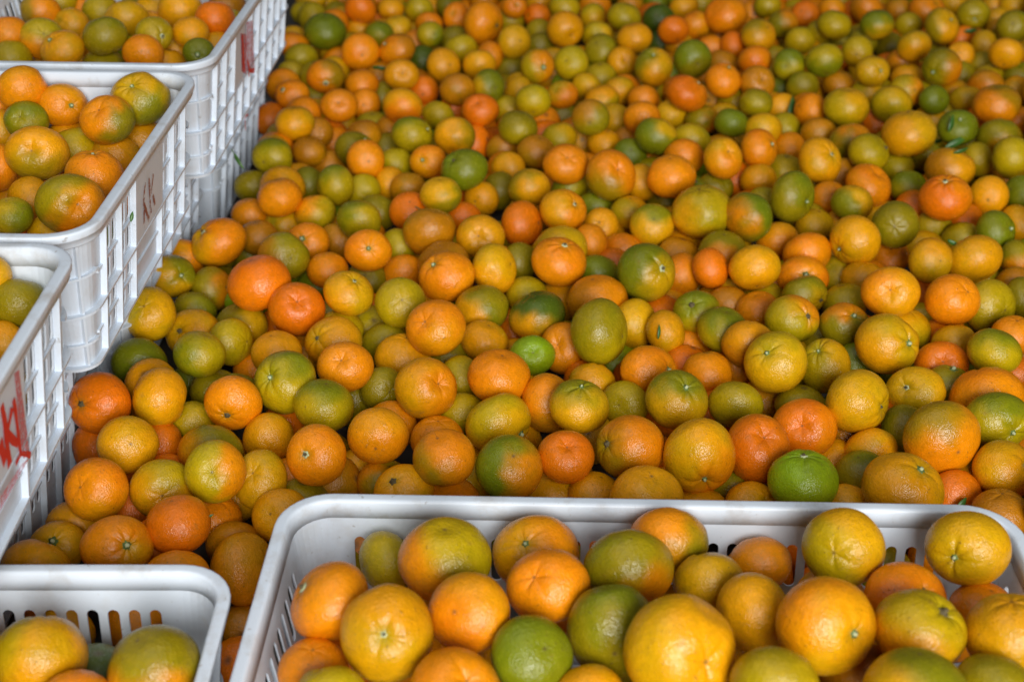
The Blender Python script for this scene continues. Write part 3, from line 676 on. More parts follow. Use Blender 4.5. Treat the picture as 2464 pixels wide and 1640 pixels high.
H|0.4391 1.8721 -0.0252|0.0520 0.0463|b|||1|brownish orange mandarin in the heap, above an amber one, four fifths across, a fifth down
H|0.4707 1.8135 -0.0140|0.0587 0.0523|v|o12||1|olive mandarin with orange side, left of a yellow-green one, four fifths across, a fifth down
H|0.5401 1.7784 0.0122|0.0734 0.0653|y|a8||0|yellow mandarin with amber side, below a yellow-green one, nine tenths across, a fifth down
H|0.6344 1.9912 -0.0519|0.0538 0.0479|y|||2|
H|0.5315 1.9343 -0.0374|0.0472 0.0531|O|||2|
H|0.6220 1.8273 0.0020|0.0572 0.0509|g||s -0.11 -0.46|0|green mandarin showing its stem button, above an amber one, nine tenths across, a fifth down
H|0.7401 1.9256 -0.0265|0.0483 0.0439|o|||1|
H|0.6809 1.8236 -0.0140|0.0639 0.0569|v|a5||1|olive mandarin with amber side, below an orange one, at right edge, a fifth down
H|0.3932 1.8392 -0.0373|0.0466 0.0538|o|||2|
H|0.4773 1.7347 0.0020|0.0572 0.0533|l||s 0.85 -0.29|0|yellow-green mandarin, right of an olive one, four fifths across, a fifth down
H|0.4065 1.7059 0.0042|0.0579 0.0618|a||s 0.56 -0.27|0|amber mandarin, below a brownish orange one, four fifths across, a fifth down
H|0.5718 1.7915 -0.0280|0.0442 0.0482|v|||1|
H|0.5312 1.7776 -0.0370|0.0465 0.0465|l||s -0.08 -0.92|1|
H|0.5719 1.6822 0.0020|0.0642 0.0572|a|b9||0|amber mandarin, above a deep orange one, nine tenths across, a fifth down
H|0.6404 1.7787 -0.0257|0.0436 0.0486|l|||1|
H|0.6635 1.7186 0.0020|0.0529 0.0576|l|||0|yellow-green mandarin in the heap, below an olive one, at right edge, a fifth down
H|0.3267 1.7056 -0.0236|0.0486 0.0433|a|||1|
H|0.3733 1.7670 -0.0369|0.0531 0.0472|l|||2|
H|0.4484 1.7445 -0.0369|0.0484 0.0518|b|||2|
H|0.4638 1.6649 -0.0140|0.0594 0.0579|o||b 0.41 -0.63|1|orange mandarin with dimpled end, below a yellow-green one, four fifths across, three tenths down
H|0.4040 1.7327 -0.0382|0.0472 0.0531|l|||2|
H|0.3487 1.5854 0.0056|0.0571 0.0641|v|g1|s 0.72 0.34|0|olive mandarin with green side, right of a yellow-green one, four fifths across, three tenths down
H|0.4109 1.6519 -0.0264|0.0468 0.0452|o|||1|
H|0.4244 1.5878 -0.0044|0.0527 0.0469|y|g8||0|yellow mandarin with green side, above an amber one, four fifths across, three tenths down
H|0.5223 1.6850 -0.0262|0.0494 0.0463|g|l7||1|green mandarin, left of a deep orange one, nine tenths across, three tenths down
H|0.5350 1.5737 0.0094|0.0651 0.0579|O|o2|s -0.18 -0.76|0|deep orange mandarin with orange side, below an amber one, nine tenths across, three tenths down
H|0.6083 1.6252 -0.0103|0.0493 0.0508|a|||0|amber mandarin in the heap, above a green one, at right edge, three tenths down
H|0.6533 1.6395 -0.0141|0.0429 0.0482|g|||1|
H|0.3231 1.6339 -0.0265|0.0468 0.0453|l|||1|yellow-green mandarin in the heap, left of an olive one, seven tenths across, three tenths down
H|0.2843 1.5228 0.0072|0.0564 0.0607|g|o9||0|green mandarin with orange side, left of a yellow-green one, seven tenths across, three tenths down
H|0.3788 1.5795 -0.0315|0.0490 0.0436|y|||1|
H|0.4227 1.6060 -0.0451|0.0535 0.0476|a|||2|
H|0.4560 1.4988 0.0085|0.0557 0.0571|v|||0|olive mandarin in the heap, above an orange one, nine tenths across, three tenths down
H|0.5163 1.6365 -0.0360|0.0480 0.0520|O|||2|
H|0.5309 1.5864 -0.0359|0.0490 0.0441|l||s 0.67 0.37|1|
H|0.5732 1.6000 -0.0370|0.0479 0.0523|O|||2|
H|0.5849 1.5219 -0.0110|0.0482 0.0510|g||s 0.71 -0.11|0|green mandarin showing its stem button, below an amber one, at right edge, three tenths down
H|0.6522 1.6510 -0.0533|0.0539 0.0480|O|||2|
H|0.6395 1.5909 -0.0360|0.0472 0.0530|a|||2|
H|-0.3431 1.4646 0.0022|0.0653 0.0581|o|y9|s -0.63 -0.54|0|orange mandarin with yellow side, right of an amber one, a fifth across, two fifths down
H|-0.3881 1.4694 -0.0215|0.0504 0.0465|a|o3||1|amber mandarin with orange side, above a yellow one, a fifth across, two fifths down
H|-0.3844 1.3949 -0.0060|0.0519 0.0482|y|g2|s 0.69 0.00|0|yellow mandarin with green side, below an amber one, a fifth across, two fifths down
H|-0.3577 1.4955 -0.0339|0.0492 0.0438|v|||1|
H|-0.3066 1.5173 -0.0175|0.0482 0.0429|b|||1|
H|-0.3241 1.5381 -0.0494|0.0479 0.0538|v|||2|
H|-0.2619 1.4285 0.0020|0.0596 0.0565|v|b9||0|olive mandarin, left of an orange one, three tenths across, two fifths down
H|-0.2450 1.4981 -0.0140|0.0537 0.0478|o||s -0.17 -0.16|1|orange mandarin showing its stem button, below a yellow-green one, three tenths across, two fifths down
H|-0.2280 1.5954 -0.0519|0.0523 0.0494|a|||2|
H|-0.2152 1.5369 -0.0360|0.0487 0.0513|b|||2|
H|-0.1653 1.4328 0.0074|0.0553 0.0490|o||s 0.11 -0.05|0|orange mandarin showing its stem button, below a yellow-green one, two fifths across, two fifths down
H|-0.2131 1.4300 -0.0169|0.0481 0.0428|o|||1|orange mandarin in the heap, right of an olive one, three tenths across, two fifths down
H|-0.2284 1.4485 -0.0511|0.0539 0.0480|g|||2|
H|-0.2738 1.4582 -0.0360|0.0500 0.0500|g|||2|
H|-0.2748 1.3384 0.0146|0.0701 0.0624|O|||0|deep orange mandarin in the heap, above an olive one, three tenths across, two fifths down
H|-0.3430 1.4050 -0.0281|0.0468 0.0525|v|o3||1|olive mandarin with orange side, right of a yellow one, a fifth across, two fifths down
H|-0.2301 1.3036 0.0020|0.0609 0.0573|O||b 0.17 -0.33|0|deep orange mandarin with dimpled end, left of a yellow-green one, three tenths across, halfway down
H|-0.1756 1.3176 0.0132|0.0541 0.0494|y|a9|s 0.41 -0.67|0|yellow mandarin with amber side, above a yellow-green one, three tenths across, two fifths down
H|-0.1704 1.4426 -0.0350|0.0480 0.0448|v|||1|
H|-0.3819 1.2817 0.0079|0.0548 0.0588|y|l10||0|yellow mandarin with yellow-green side, below a yellow one, a tenth across, halfway down
H|-0.3527 1.3528 -0.0285|0.0488 0.0434|v|||1|olive mandarin in the heap, above an amber one, a fifth across, halfway down
H|-0.2955 1.3211 -0.0297|0.0585 0.0521|v|y4||1|olive mandarin with yellow side, above a yellow-green one, a fifth across, halfway down
H|-0.3407 1.2896 -0.0209|0.0608 0.0541|a|y9|s -0.50 -0.16|1|amber mandarin with yellow side, below an olive one, a fifth across, halfway down
H|-0.3139 1.2017 0.0060|0.0522 0.0473|l|g8||0|yellow-green mandarin with green side, below an amber one, a fifth across, halfway down
H|-0.2961 1.2666 -0.0175|0.0451 0.0507|l|||1|yellow-green mandarin in the heap, below an olive one, a fifth across, halfway down
H|-0.3808 1.2186 -0.0140|0.0576 0.0513|g|||1|green mandarin in the heap, above an amber one, a tenth across, halfway down
H|-0.2436 1.2381 -0.0140|0.0532 0.0473|a|||1|amber mandarin in the heap, above a yellow-green one, three tenths across, halfway down
H|-0.2702 1.2654 -0.0511|0.0538 0.0479|o|||2|
H|-0.1872 1.3029 -0.0270|0.0555 0.0494|l|||1|yellow-green mandarin in the heap, above an amber one, three tenths across, halfway down
H|-0.1865 1.2554 -0.0107|0.0617 0.0537|a||s -0.61 -0.19|1|amber mandarin showing its stem button, below a yellow-green one, three tenths across, halfway down
H|-0.1654 1.1810 0.0040|0.0570 0.0507|o||b -0.11 -0.36|0|orange mandarin with dimpled end, below an amber one, three tenths across, halfway down
H|-0.1616 1.3753 -0.0475|0.0473 0.0546|O|||2|
H|-0.1534 1.3330 -0.0371|0.0519 0.0484|l|||2|
H|-0.1375 1.5074 -0.0274|0.0434 0.0488|l|||1|
H|-0.0370 1.4800 0.0020|0.0581 0.0517|a||b -0.11 0.05|0|amber mandarin with dimpled end, above a yellow one, halfway across, three tenths down
H|0.0562 1.4763 -0.0156|0.0673 0.0599|y|||1|yellow mandarin in the heap, above an orange one, halfway across, two fifths down
H|0.0531 1.4064 0.0060|0.0632 0.0570|o||s 0.22 -0.72|0|orange mandarin showing its stem button, below a yellow one, halfway across, two fifths down
H|-0.0789 1.4393 -0.0140|0.0622 0.0553|b|||1|brownish orange mandarin in the heap, above an orange one, two fifths across, two fifths down
H|-0.0728 1.3770 0.0020|0.0634 0.0573|o||s -0.56 -0.55|0|orange mandarin, below a brownish orange one, two fifths across, two fifths down
H|-0.0199 1.3970 0.0020|0.0506 0.0580|y|a6||0|yellow mandarin with amber side, below an amber one, halfway across, two fifths down
H|0.0090 1.4646 -0.0244|0.0432 0.0485|v|||1|
H|0.0942 1.5086 -0.0215|0.0432 0.0485|o|||1|
H|-0.1278 1.4562 -0.0360|0.0530 0.0472|o|||2|
H|-0.1196 1.3089 0.0063|0.0551 0.0551|l|||0|yellow-green mandarin in the heap, right of a yellow one, two fifths across, two fifths down
H|-0.0331 1.3324 -0.0140|0.0598 0.0532|v|a8||1|olive mandarin with amber side in the heap, above an amber one, halfway across, halfway down
H|0.0170 1.3888 -0.0274|0.0487 0.0434|l|||1|yellow-green mandarin in the heap, above a dark green one, halfway across, two fifths down
H|0.0542 1.4061 -0.0439|0.0468 0.0542|a|||2|
H|0.1002 1.4467 -0.0310|0.0526 0.0468|g|||2|
H|0.0944 1.3504 -0.0152|0.0683 0.0608|o|b9||1|orange mandarin with brownish orange side, above an olive one, three fifths across, two fifths down
H|0.1210 1.4851 -0.0431|0.0502 0.0502|O|||2|
H|0.0271 1.3172 -0.0140|0.0617 0.0549|d|a7||1|dark green mandarin with amber side, below a yellow-green one, halfway across, halfway down
H|-0.0784 1.2461 0.0113|0.0626 0.0586|o|a5|b -0.43 -0.27|0|orange mandarin with amber side, left of an amber one, two fifths across, halfway down
H|-0.0291 1.2772 -0.0232|0.0517 0.0460|a|||1|amber mandarin in the heap, below an olive one, halfway across, halfway down
H|0.0541 1.2704 -0.0273|0.0495 0.0556|o||b -0.37 -0.21|1|orange mandarin with dimpled end, right of a bright lime-green one, halfway across, halfway down
H|0.0900 1.2483 0.0055|0.0600 0.0701|v|l5||0|olive mandarin with yellow-green side, below an orange one, three fifths across, halfway down
H|0.0209 1.2443 -0.0204|0.0490 0.0421|G||b 0.02 -0.16|1|bright lime-green mandarin with dimpled end, left of an orange one, halfway across, halfway down
H|-0.1138 1.2457 -0.0254|0.0594 0.0528|a|||1|amber mandarin in the heap, below a yellow-green one, two fifths across, halfway down
H|-0.1354 1.2923 -0.0349|0.0529 0.0468|v|||2|
H|-0.0685 1.2791 -0.0433|0.0539 0.0472|v|||2|
H|0.1366 1.5275 -0.0425|0.0535 0.0476|o|||2|
H|0.1491 1.3741 0.0091|0.0657 0.0657|g|y4|s 0.56 -0.10|0|green mandarin with yellow side, left of an orange one, three fifths across, two fifths down
H|0.2103 1.5487 -0.0464|0.0535 0.0477|a|||2|
H|0.2009 1.5038 -0.0360|0.0530 0.0472|b|||2|
H|0.1964 1.4323 -0.0246|0.0473 0.0531|o|||1|orange mandarin, left of a deep orange one, seven tenths across, two fifths down
H|0.2487 1.4720 -0.0140|0.0574 0.0511|v|o6||1|olive mandarin with orange side, above a deep orange one, seven tenths across, two fifths down
H|0.3238 1.5270 -0.0272|0.0524 0.0466|o|a12||1|orange mandarin with amber side, left of an orange one, four fifths across, two fifths down
H|0.3470 1.4658 -0.0140|0.0573 0.0510|o|||1|orange mandarin in the heap, above an orange one, four fifths across, two fifths down
H|0.2261 1.4112 -0.0046|0.0424 0.0478|O|||0|deep orange mandarin, right of an orange one, seven tenths across, two fifths down
H|0.2729 1.3937 0.0051|0.0585 0.0515|a|||0|amber mandarin in the heap, right of an olive one, seven tenths across, two fifths down
H|0.3340 1.4170 -0.0212|0.0603 0.0537|o||s -0.05 -0.15|1|orange mandarin showing its stem button, above an olive one, four fifths across, two fifths down
H|0.3267 1.3709 -0.0189|0.0523 0.0466|v|y5|s 0.82 0.31|1|olive mandarin with yellow side, below an orange one, four fifths across, two fifths down
H|0.2423 1.4167 -0.0460|0.0537 0.0478|y|||2|
H|0.2853 1.3998 -0.0406|0.0532 0.0474|l|||2|
H|0.2424 1.3735 -0.0343|0.0528 0.0470|b|||2|
H|0.2004 1.3211 -0.0115|0.0518 0.0477|l|g12|s -0.40 -0.39|1|yellow-green mandarin with green side, below an orange one, seven tenths across, halfway down
H|0.1635 1.3662 -0.0394|0.0530 0.0472|O|||2|
H|0.1810 1.4048 -0.0548|0.0494 0.0527|a|||2|
H|0.1334 1.3143 -0.0221|0.0488 0.0549|y|||1|yellow mandarin in the heap, left of an amber one, three fifths across, halfway down
H|0.1633 1.2852 -0.0162|0.0427 0.0479|a|||1|amber mandarin in the heap, right of a yellow one, three fifths across, halfway down
H|0.2230 1.2808 -0.0104|0.0536 0.0496|l|g12||1|yellow-green mandarin with green side, right of a yellow-green one, seven tenths across, halfway down
H|0.2713 1.3447 -0.0225|0.0484 0.0430|o|||1|orange mandarin in the heap, above a brownish orange one, seven tenths across, halfway down
H|0.2955 1.2811 0.0020|0.0584 0.0520|l|o1|s 0.52 -0.14|0|yellow-green mandarin with orange side, below an olive one, four fifths across, halfway down
H|0.2442 1.2405 -0.0055|0.0562 0.0500|b|a12||1|brownish orange mandarin with amber side, right of a yellow-green one, seven tenths across, halfway down
H|0.1907 1.3057 -0.0514|0.0538 0.0479|o|||2|
H|0.2636 1.1919 0.0028|0.0620 0.0620|y|l12|s -0.49 -0.37|0|yellow mandarin with yellow-green side, below a yellow-green one, four fifths across, halfway down
H|0.1852 1.2602 -0.0441|0.0535 0.0476|O|||2|
H|0.2010 1.2210 -0.0287|0.0525 0.0467|o|||2|
H|0.2417 1.2710 -0.0497|0.0469 0.0547|o|||2|
H|0.1385 1.2020 -0.0142|0.0589 0.0525|o||s 0.82 -0.08|1|orange mandarin showing its stem button, below an amber one, three fifths across, halfway down
H|0.4010 1.4641 0.0046|0.0580 0.0602|a||s -0.83 0.43|0|amber mandarin showing its stem button, below a yellow one, four fifths across, two fifths down
H|0.4579 1.5064 -0.0361|0.0440 0.0490|o||b -0.20 -0.41|1|orange mandarin with dimpled end, below an olive one, nine tenths across, two fifths down
H|0.4755 1.4121 0.0048|0.0499 0.0520|y|a12||0|yellow mandarin with amber side, right of an orange one, nine tenths across, two fifths down
H|0.5335 1.4352 -0.0060|0.0639 0.0569|a|||1|amber mandarin in the heap, right of a yellow one, at right edge, two fifths down
H|0.6017 1.4778 -0.0276|0.0434 0.0488|v|o6||1|
H|0.3853 1.4611 -0.0426|0.0475 0.0534|l||s -0.43 -0.52|2|
H|0.4060 1.4227 -0.0274|0.0529 0.0471|a|||1|amber mandarin in the heap, left of an amber one, four fifths across, two fifths down
H|0.4055 1.3147 0.0161|0.0619 0.0551|a|o9|b -0.25 -0.09|0|amber mandarin with orange side, right of an amber one, nine tenths across, two fifths down
H|0.4745 1.3179 0.0054|0.0596 0.0555|o|||0|orange mandarin in the heap, left of a yellow-green one, nine tenths across, two fifths down
H|0.5237 1.3376 -0.0140|0.0586 0.0607|l|v6||1|yellow-green mandarin with olive side, right of an orange one, at right edge, two fifths down
H|0.5513 1.4556 -0.0472|0.0537 0.0478|v|||2|
H|0.4706 1.4157 -0.0409|0.0474 0.0533|O|||2|
H|0.3770 1.3848 -0.0360|0.0530 0.0472|l|||2|
H|0.3538 1.2895 -0.0094|0.0549 0.0478|v|o12|s 0.31 -0.47|1|olive mandarin with orange side, above a yellow one, four fifths across, halfway down
H|0.4232 1.3145 -0.0322|0.0665 0.0592|l|a12||1|yellow-green mandarin with amber side, above a yellow one, nine tenths across, halfway down
H|0.3838 1.2293 0.0020|0.0664 0.0625|y|a7|s 0.62 -0.02|0|yellow mandarin with amber side, below a yellow-green one, nine tenths across, halfway down
H|0.4738 1.3192 -0.0436|0.0534 0.0476|o|||2|
H|0.4709 1.2780 -0.0280|0.0487 0.0433|y|||1|yellow mandarin in the heap, above a deep orange one, nine tenths across, halfway down
H|0.4453 1.2351 -0.0263|0.0554 0.0493|O||b -0.18 -0.21|1|deep orange mandarin with dimpled end, above an olive one, nine tenths across, halfway down
H|0.4888 1.2129 0.0020|0.0542 0.0482|l|g12||0|yellow-green mandarin with green side, right of a yellow one, at right edge, halfway down
H|0.5325 1.2791 -0.0165|0.0481 0.0428|o|||1|
H|0.5779 1.3817 -0.0272|0.0433 0.0487|v|||1|
H|0.5843 1.4241 -0.0374|0.0492 0.0511|b|||2|
H|0.3183 1.2123 -0.0140|0.0515 0.0564|y|l9|s -0.45 -0.66|1|yellow mandarin with yellow-green side, below an olive one, four fifths across, halfway down
H|0.3635 1.2588 -0.0415|0.0502 0.0502|g|||2|
H|0.5503 1.2858 -0.0533|0.0480 0.0540|b|||2|
H|-0.3909 1.1115 0.0060|0.0604 0.0594|O||s -0.47 0.00|0|deep orange mandarin, left of an amber one, a tenth across, three fifths down
H|-0.3361 1.1209 0.0061|0.0516 0.0577|a|y7||0|amber mandarin with yellow side, below a green one, a fifth across, three fifths down
H|-0.3018 1.1984 -0.0363|0.0518 0.0461|v|||1|olive mandarin in the heap, left of an orange one, a fifth across, three fifths down
H|-0.2661 1.1180 0.0020|0.0562 0.0526|o||s -0.16 0.58|0|orange mandarin, right of an olive one, a fifth across, three fifths down
H|-0.2203 1.1473 0.0067|0.0613 0.0623|l|g1|s -0.50 -0.22|0|yellow-green mandarin with green side, below an amber one, three tenths across, three fifths down
H|-0.3126 1.1348 -0.0325|0.0484 0.0439|l|||1|yellow-green mandarin in the heap, left of an orange one, a fifth across, three fifths down
H|-0.3500 1.0475 0.0020|0.0546 0.0531|a|||0|amber mandarin, left of a deep orange one, a tenth across, seven tenths down
H|-0.3358 1.0995 -0.0340|0.0440 0.0483|O|||1|deep orange mandarin, right of an amber one, a fifth across, seven tenths down
H|-0.4010 1.1080 -0.0428|0.0470 0.0540|O|||2|
H|-0.2776 1.0566 -0.0140|0.0606 0.0539|v|o9||1|olive mandarin with orange side, above a yellow-green one, a fifth across, seven tenths down
H|-0.2319 1.0989 -0.0271|0.0485 0.0515|a|||1|amber mandarin in the heap, above a yellow one, three tenths across, three fifths down
H|-0.2593 0.9935 0.0106|0.0533 0.0556|l|o3|b 0.07 -0.08|0|yellow-green mandarin with orange side, below an olive one, a fifth across, seven tenths down
H|-0.2253 1.0144 -0.0133|0.0484 0.0541|y||b -0.24 -0.42|1|yellow mandarin with dimpled end, above an amber one, three tenths across, seven tenths down
H|-0.3609 0.9793 0.0020|0.0566 0.0552|o|a5|b -0.36 -0.17|0|orange mandarin with amber side, above an orange one, a tenth across, seven tenths down
H|-0.3089 0.9972 -0.0108|0.0572 0.0534|a|l1||1|amber mandarin with yellow-green side, above a deep orange one, a fifth across, seven tenths down
H|-0.2021 0.9738 -0.0229|0.0510 0.0482|a|||1|amber mandarin in the heap, below a yellow one, three tenths across, four fifths down
H|-0.3455 1.0043 -0.0415|0.0503 0.0503|O|||2|
H|-0.2224 1.1482 -0.0440|0.0476 0.0534|O|||2|
H|-0.1790 1.1134 0.0020|0.0575 0.0504|l|g12||0|yellow-green mandarin with green side, below an orange one, three tenths across, three fifths down
H|-0.1633 1.1968 -0.0466|0.0478 0.0537|v|||2|
H|-0.1296 1.1837 -0.0241|0.0457 0.0457|v|||1|olive mandarin in the heap, left of an amber one, two fifths across, three fifths down
H|-0.0837 1.1437 0.0020|0.0607 0.0607|a|o3|b 0.61 -0.24|0|amber mandarin with orange side, left of a yellow-green one, two fifths across, three fifths down
H|-0.0526 1.2127 -0.0298|0.0434 0.0488|l|||1|yellow-green mandarin in the heap, right of an amber one, two fifths across, three fifths down
H|-0.0508 1.1519 -0.0360|0.0530 0.0472|l|||2|
H|-0.0129 1.1646 0.0020|0.0626 0.0557|o|||0|orange mandarin in the heap, right of a yellow-green one, halfway across, three fifths down
H|-0.0130 1.1083 -0.0140|0.0627 0.0567|y|l11|s 0.82 0.48|1|yellow mandarin with yellow-green side, below an orange one, halfway across, three fifths down
H|-0.1754 1.0272 0.0047|0.0542 0.0561|o||s -0.33 -0.12|0|orange mandarin showing its stem button, below a yellow-green one, three tenths across, seven tenths down
H|-0.1225 1.0553 0.0066|0.0562 0.0523|o|a12||0|orange mandarin with amber side, above an olive one, two fifths across, three fifths down
H|-0.1177 1.1359 -0.0360|0.0506 0.0494|o|||2|
H|-0.0715 1.1042 -0.0309|0.0518 0.0461|o|||1|orange mandarin in the heap, above an orange one, two fifths across, three fifths down
H|-0.0603 1.0154 0.0105|0.0560 0.0508|o|v8||0|orange mandarin with olive side, below an orange one, two fifths across, seven tenths down
H|-0.0026 1.0110 0.0020|0.0603 0.0593|g|o3||0|green mandarin with orange side, below a yellow one, halfway across, seven tenths down
H|-0.1458 1.0808 -0.0562|0.0483 0.0547|a|||2|
H|-0.1173 1.0415 -0.0371|0.0508 0.0452|v|o9||1|olive mandarin with orange side, left of an amber one, two fifths across, seven tenths down
H|-0.0961 1.0020 -0.0169|0.0542 0.0482|a||s -0.33 -0.52|1|amber mandarin, right of an olive one, two fifths across, seven tenths down
H|-0.1899 1.0135 -0.0393|0.0528 0.0470|v|||2|
H|-0.1624 1.0444 -0.0389|0.0475 0.0534|b|||2|
H|-0.0545 1.0097 -0.0356|0.0528 0.0470|o|||2|
H|-0.0408 1.0512 -0.0457|0.0472 0.0545|y|||2|
H|0.0350 1.1458 -0.0160|0.0521 0.0585|b|o11||1|brownish orange mandarin with orange side, left of a yellow one, halfway across, three fifths down
H|0.0816 1.2029 -0.0299|0.0488 0.0434|a|||1|amber mandarin in the heap, above a yellow one, three fifths across, three fifths down
H|0.0638 1.1093 0.0036|0.0573 0.0514|y|g12|s 0.11 -0.85|0|yellow mandarin with green side, below an amber one, three fifths across, three fifths down
H|0.1123 1.1656 -0.0301|0.0483 0.0472|l|||1|yellow-green mandarin in the heap, above an orange one, three fifths across, three fifths down
H|0.1579 1.1238 0.0020|0.0606 0.0573|y|g12|s 0.29 -0.55|0|yellow mandarin with green side, right of a yellow-green one, seven tenths across, three fifths down
H|0.2175 1.1387 -0.0140|0.0538 0.0472|l|v6||1|yellow-green mandarin with olive side, above a deep orange one, seven tenths across, three fifths down
H|0.0485 1.0293 0.0008|0.0518 0.0478|O||b 0.04 -0.62|0|deep orange mandarin with dimpled end, below a yellow one, three fifths across, seven tenths down
H|0.1070 1.0421 0.0020|0.0625 0.0604|o|v8|s -0.80 -0.19|0|orange mandarin with olive side, below a yellow-green one, three fifths across, seven tenths down
H|0.1674 1.0226 0.0069|0.0651 0.0686|a|o4|s 0.11 0.76|0|amber mandarin, left of a deep orange one, seven tenths across, seven tenths down
H|0.2253 1.0516 -0.0058|0.0600 0.0652|O||b 0.10 -0.52|1|deep orange mandarin with dimpled end, below a yellow-green one, seven tenths across, seven tenths down
H|0.0371 1.0306 -0.0440|0.0535 0.0476|a|||2|
H|0.0747 1.0138 -0.0303|0.0486 0.0433|a|||1|amber mandarin in the heap, left of an amber one, three fifths across, seven tenths down
H|0.1160 0.9658 0.0020|0.0641 0.0570|a|||0|amber mandarin in the heap, right of an amber one, three fifths across, seven tenths down
H|0.1707 1.0046 -0.0429|0.0533 0.0475|a|||2|
H|0.2138 1.0001 -0.0311|0.0487 0.0433|a||s 0.60 -0.25|1|amber mandarin, below a deep orange one, seven tenths across, seven tenths down
H|0.2015 1.0391 -0.0486|0.0527 0.0487|v|||2|
H|0.2886 1.1674 -0.0360|0.0530 0.0472|v|||2|
H|0.3280 1.1136 0.0066|0.0606 0.0611|y||s 0.81 0.21|0|yellow mandarin showing its stem button, above an amber one, four fifths across, three fifths down
H|0.3978 1.1611 -0.0121|0.0562 0.0490|y||s -0.63 -0.25|1|yellow mandarin, left of an olive one, nine tenths across, three fifths down
H|0.4421 1.1934 -0.0262|0.0485 0.0431|v||s 0.13 -0.90|1|olive mandarin, below a deep orange one, nine tenths across, three fifths down
H|0.4656 1.1499 -0.0150|0.0731 0.0650|o|||1|orange mandarin in the heap, above a yellow-green one, at right edge, three fifths down
H|0.2750 1.0917 -0.0095|0.0606 0.0564|O|o3|b -0.33 -0.19|1|deep orange mandarin, above a bright lime-green one, four fifths across, three fifths down
H|0.4566 1.0944 -0.0039|0.0638 0.0568|l|g12|s 0.38 0.40|1|yellow-green mandarin with green side, below an orange one, at right edge, three fifths down
H|0.3924 1.0540 0.0048|0.0712 0.0691|o|v11||0|orange mandarin with olive side, below a yellow one, nine tenths across, three fifths down
H|0.3759 1.1127 -0.0273|0.0466 0.0524|v|||2|
H|0.3670 1.1520 -0.0470|0.0507 0.0507|O|||2|
H|0.3374 1.0800 -0.0280|0.0510 0.0454|a|||1|amber mandarin in the heap, above an olive one, four fifths across, seven tenths down
H|0.2551 0.9918 0.0020|0.0618 0.0550|G||s -0.06 -0.92|0|bright lime-green mandarin, below a deep orange one, four fifths across, seven tenths down
H|0.3206 1.0414 -0.0259|0.0484 0.0430|v|g1||1|olive mandarin with green side, below an amber one, four fifths across, seven tenths down
H|0.3393 0.9800 0.0020|0.0706 0.0629|a||s 0.38 -0.67|0|amber mandarin, right of an olive one, nine tenths across, seven tenths down
H|0.3990 1.0135 -0.0314|0.0496 0.0496|O|||2|
H|0.4179 1.0517 -0.0462|0.0478 0.0537|a|||2|
H|0.4454 1.0290 -0.0124|0.0592 0.0531|a||s 0.61 -0.27|1|amber mandarin, above a brownish orange one, at right edge, seven tenths down
H|0.4249 0.9687 -0.0190|0.0530 0.0472|b|||1|brownish orange mandarin in the heap, below an amber one, at right edge, four fifths down
H|0.2952 1.0012 -0.0360|0.0530 0.0472|a|||2|
H|0.5199 1.2254 -0.0360|0.0530 0.0472|O|||2|
H|0.3031 1.0894 -0.0502|0.0478 0.0537|a|||2|
H|0.3267 1.1273 -0.0448|0.0534 0.0481|b|||2|
A|-0.6101 1.7688 0.1826|0.0538 0.0479|o|v9||1|orange mandarin with olive side in the rearmost left crate
A|-0.6084 1.8399 0.1752|0.0514 0.0457|l|||2|
A|-0.5787 1.8538 0.1554|0.0525 0.0467|o|||2|
A|-0.5703 1.7593 0.1695|0.0485 0.0432|a||s -0.52 -0.16|1|
A|-0.5483 1.8249 0.1678|0.0487 0.0433|l|||1|
A|-0.4952 1.7521 0.1760|0.0573 0.0510|y|||1|yellow mandarin in the rearmost left crate
A|-0.4889 1.8607 0.1540|0.0535 0.0468|y|||2|
A|-0.4366 1.8009 0.1760|0.0586 0.0522|a|||1|amber mandarin in the rearmost left crate, above an amber one
A|-0.3785 1.7391 0.1833|0.0511 0.0455|O|||0|deep orange mandarin in the rearmost left crate
A|-0.3927 1.8878 0.1540|0.0530 0.0472|b|||2|
A|-0.3992 1.6862 0.1827|0.0461 0.0406|a|||0|amber mandarin in the rearmost left crate, below an amber one
A|-0.4383 1.6607 0.1881|0.0454 0.0436|l||s 0.68 0.25|0|yellow-green mandarin showing its stem button in the rearmost left crate
A|-0.4868 1.6226 0.1982|0.0533 0.0475|v|||0|olive mandarin in the rearmost left crate, above an olive one
A|-0.5776 1.6650 0.1815|0.0529 0.0511|l|o6||1|yellow-green mandarin with orange side in the rearmost left crate
A|-0.5352 1.6051 0.1877|0.0530 0.0472|a||s -0.50 -0.45|0|amber mandarin showing its stem button in the rearmost left crate
A|-0.6183 1.6698 0.1870|0.0472 0.0417|o|||1|
A|-0.6082 1.6350 0.1674|0.0486 0.0433|l|||1|
A|-0.4972 1.6320 0.1574|0.0524 0.0467|v|||1|olive mandarin in the rearmost left crate, below an olive one
A|-0.4404 1.6084 0.1823|0.0496 0.0442|o|||0|orange mandarin in the rearmost left crate
A|-0.4266 1.6994 0.1495|0.0535 0.0476|a|||2|
A|-0.3743 1.6102 0.1823|0.0390 0.0347|g||s 0.09 0.35|0|green mandarin showing its stem button in the rearmost left crate
A|-0.3877 1.7717 0.1533|0.0477 0.0525|v|||2|
A|-0.5166 1.9107 0.1543|0.0530 0.0471|v|||2|
A|-0.4279 1.6545 0.1489|0.0530 0.0472|a|||2|
B|-0.5033 1.3666 0.2254|0.0519 0.0462|o|a12||0|orange mandarin with amber side in the middle left crate, above a green one
B|-0.4817 1.4002 0.1991|0.0459 0.0409|y|||1|yellow mandarin in the middle left crate
B|-0.3812 1.3571 0.2182|0.0624 0.0563|y|g5|s -0.17 -0.46|0|yellow mandarin with green side in the middle left crate
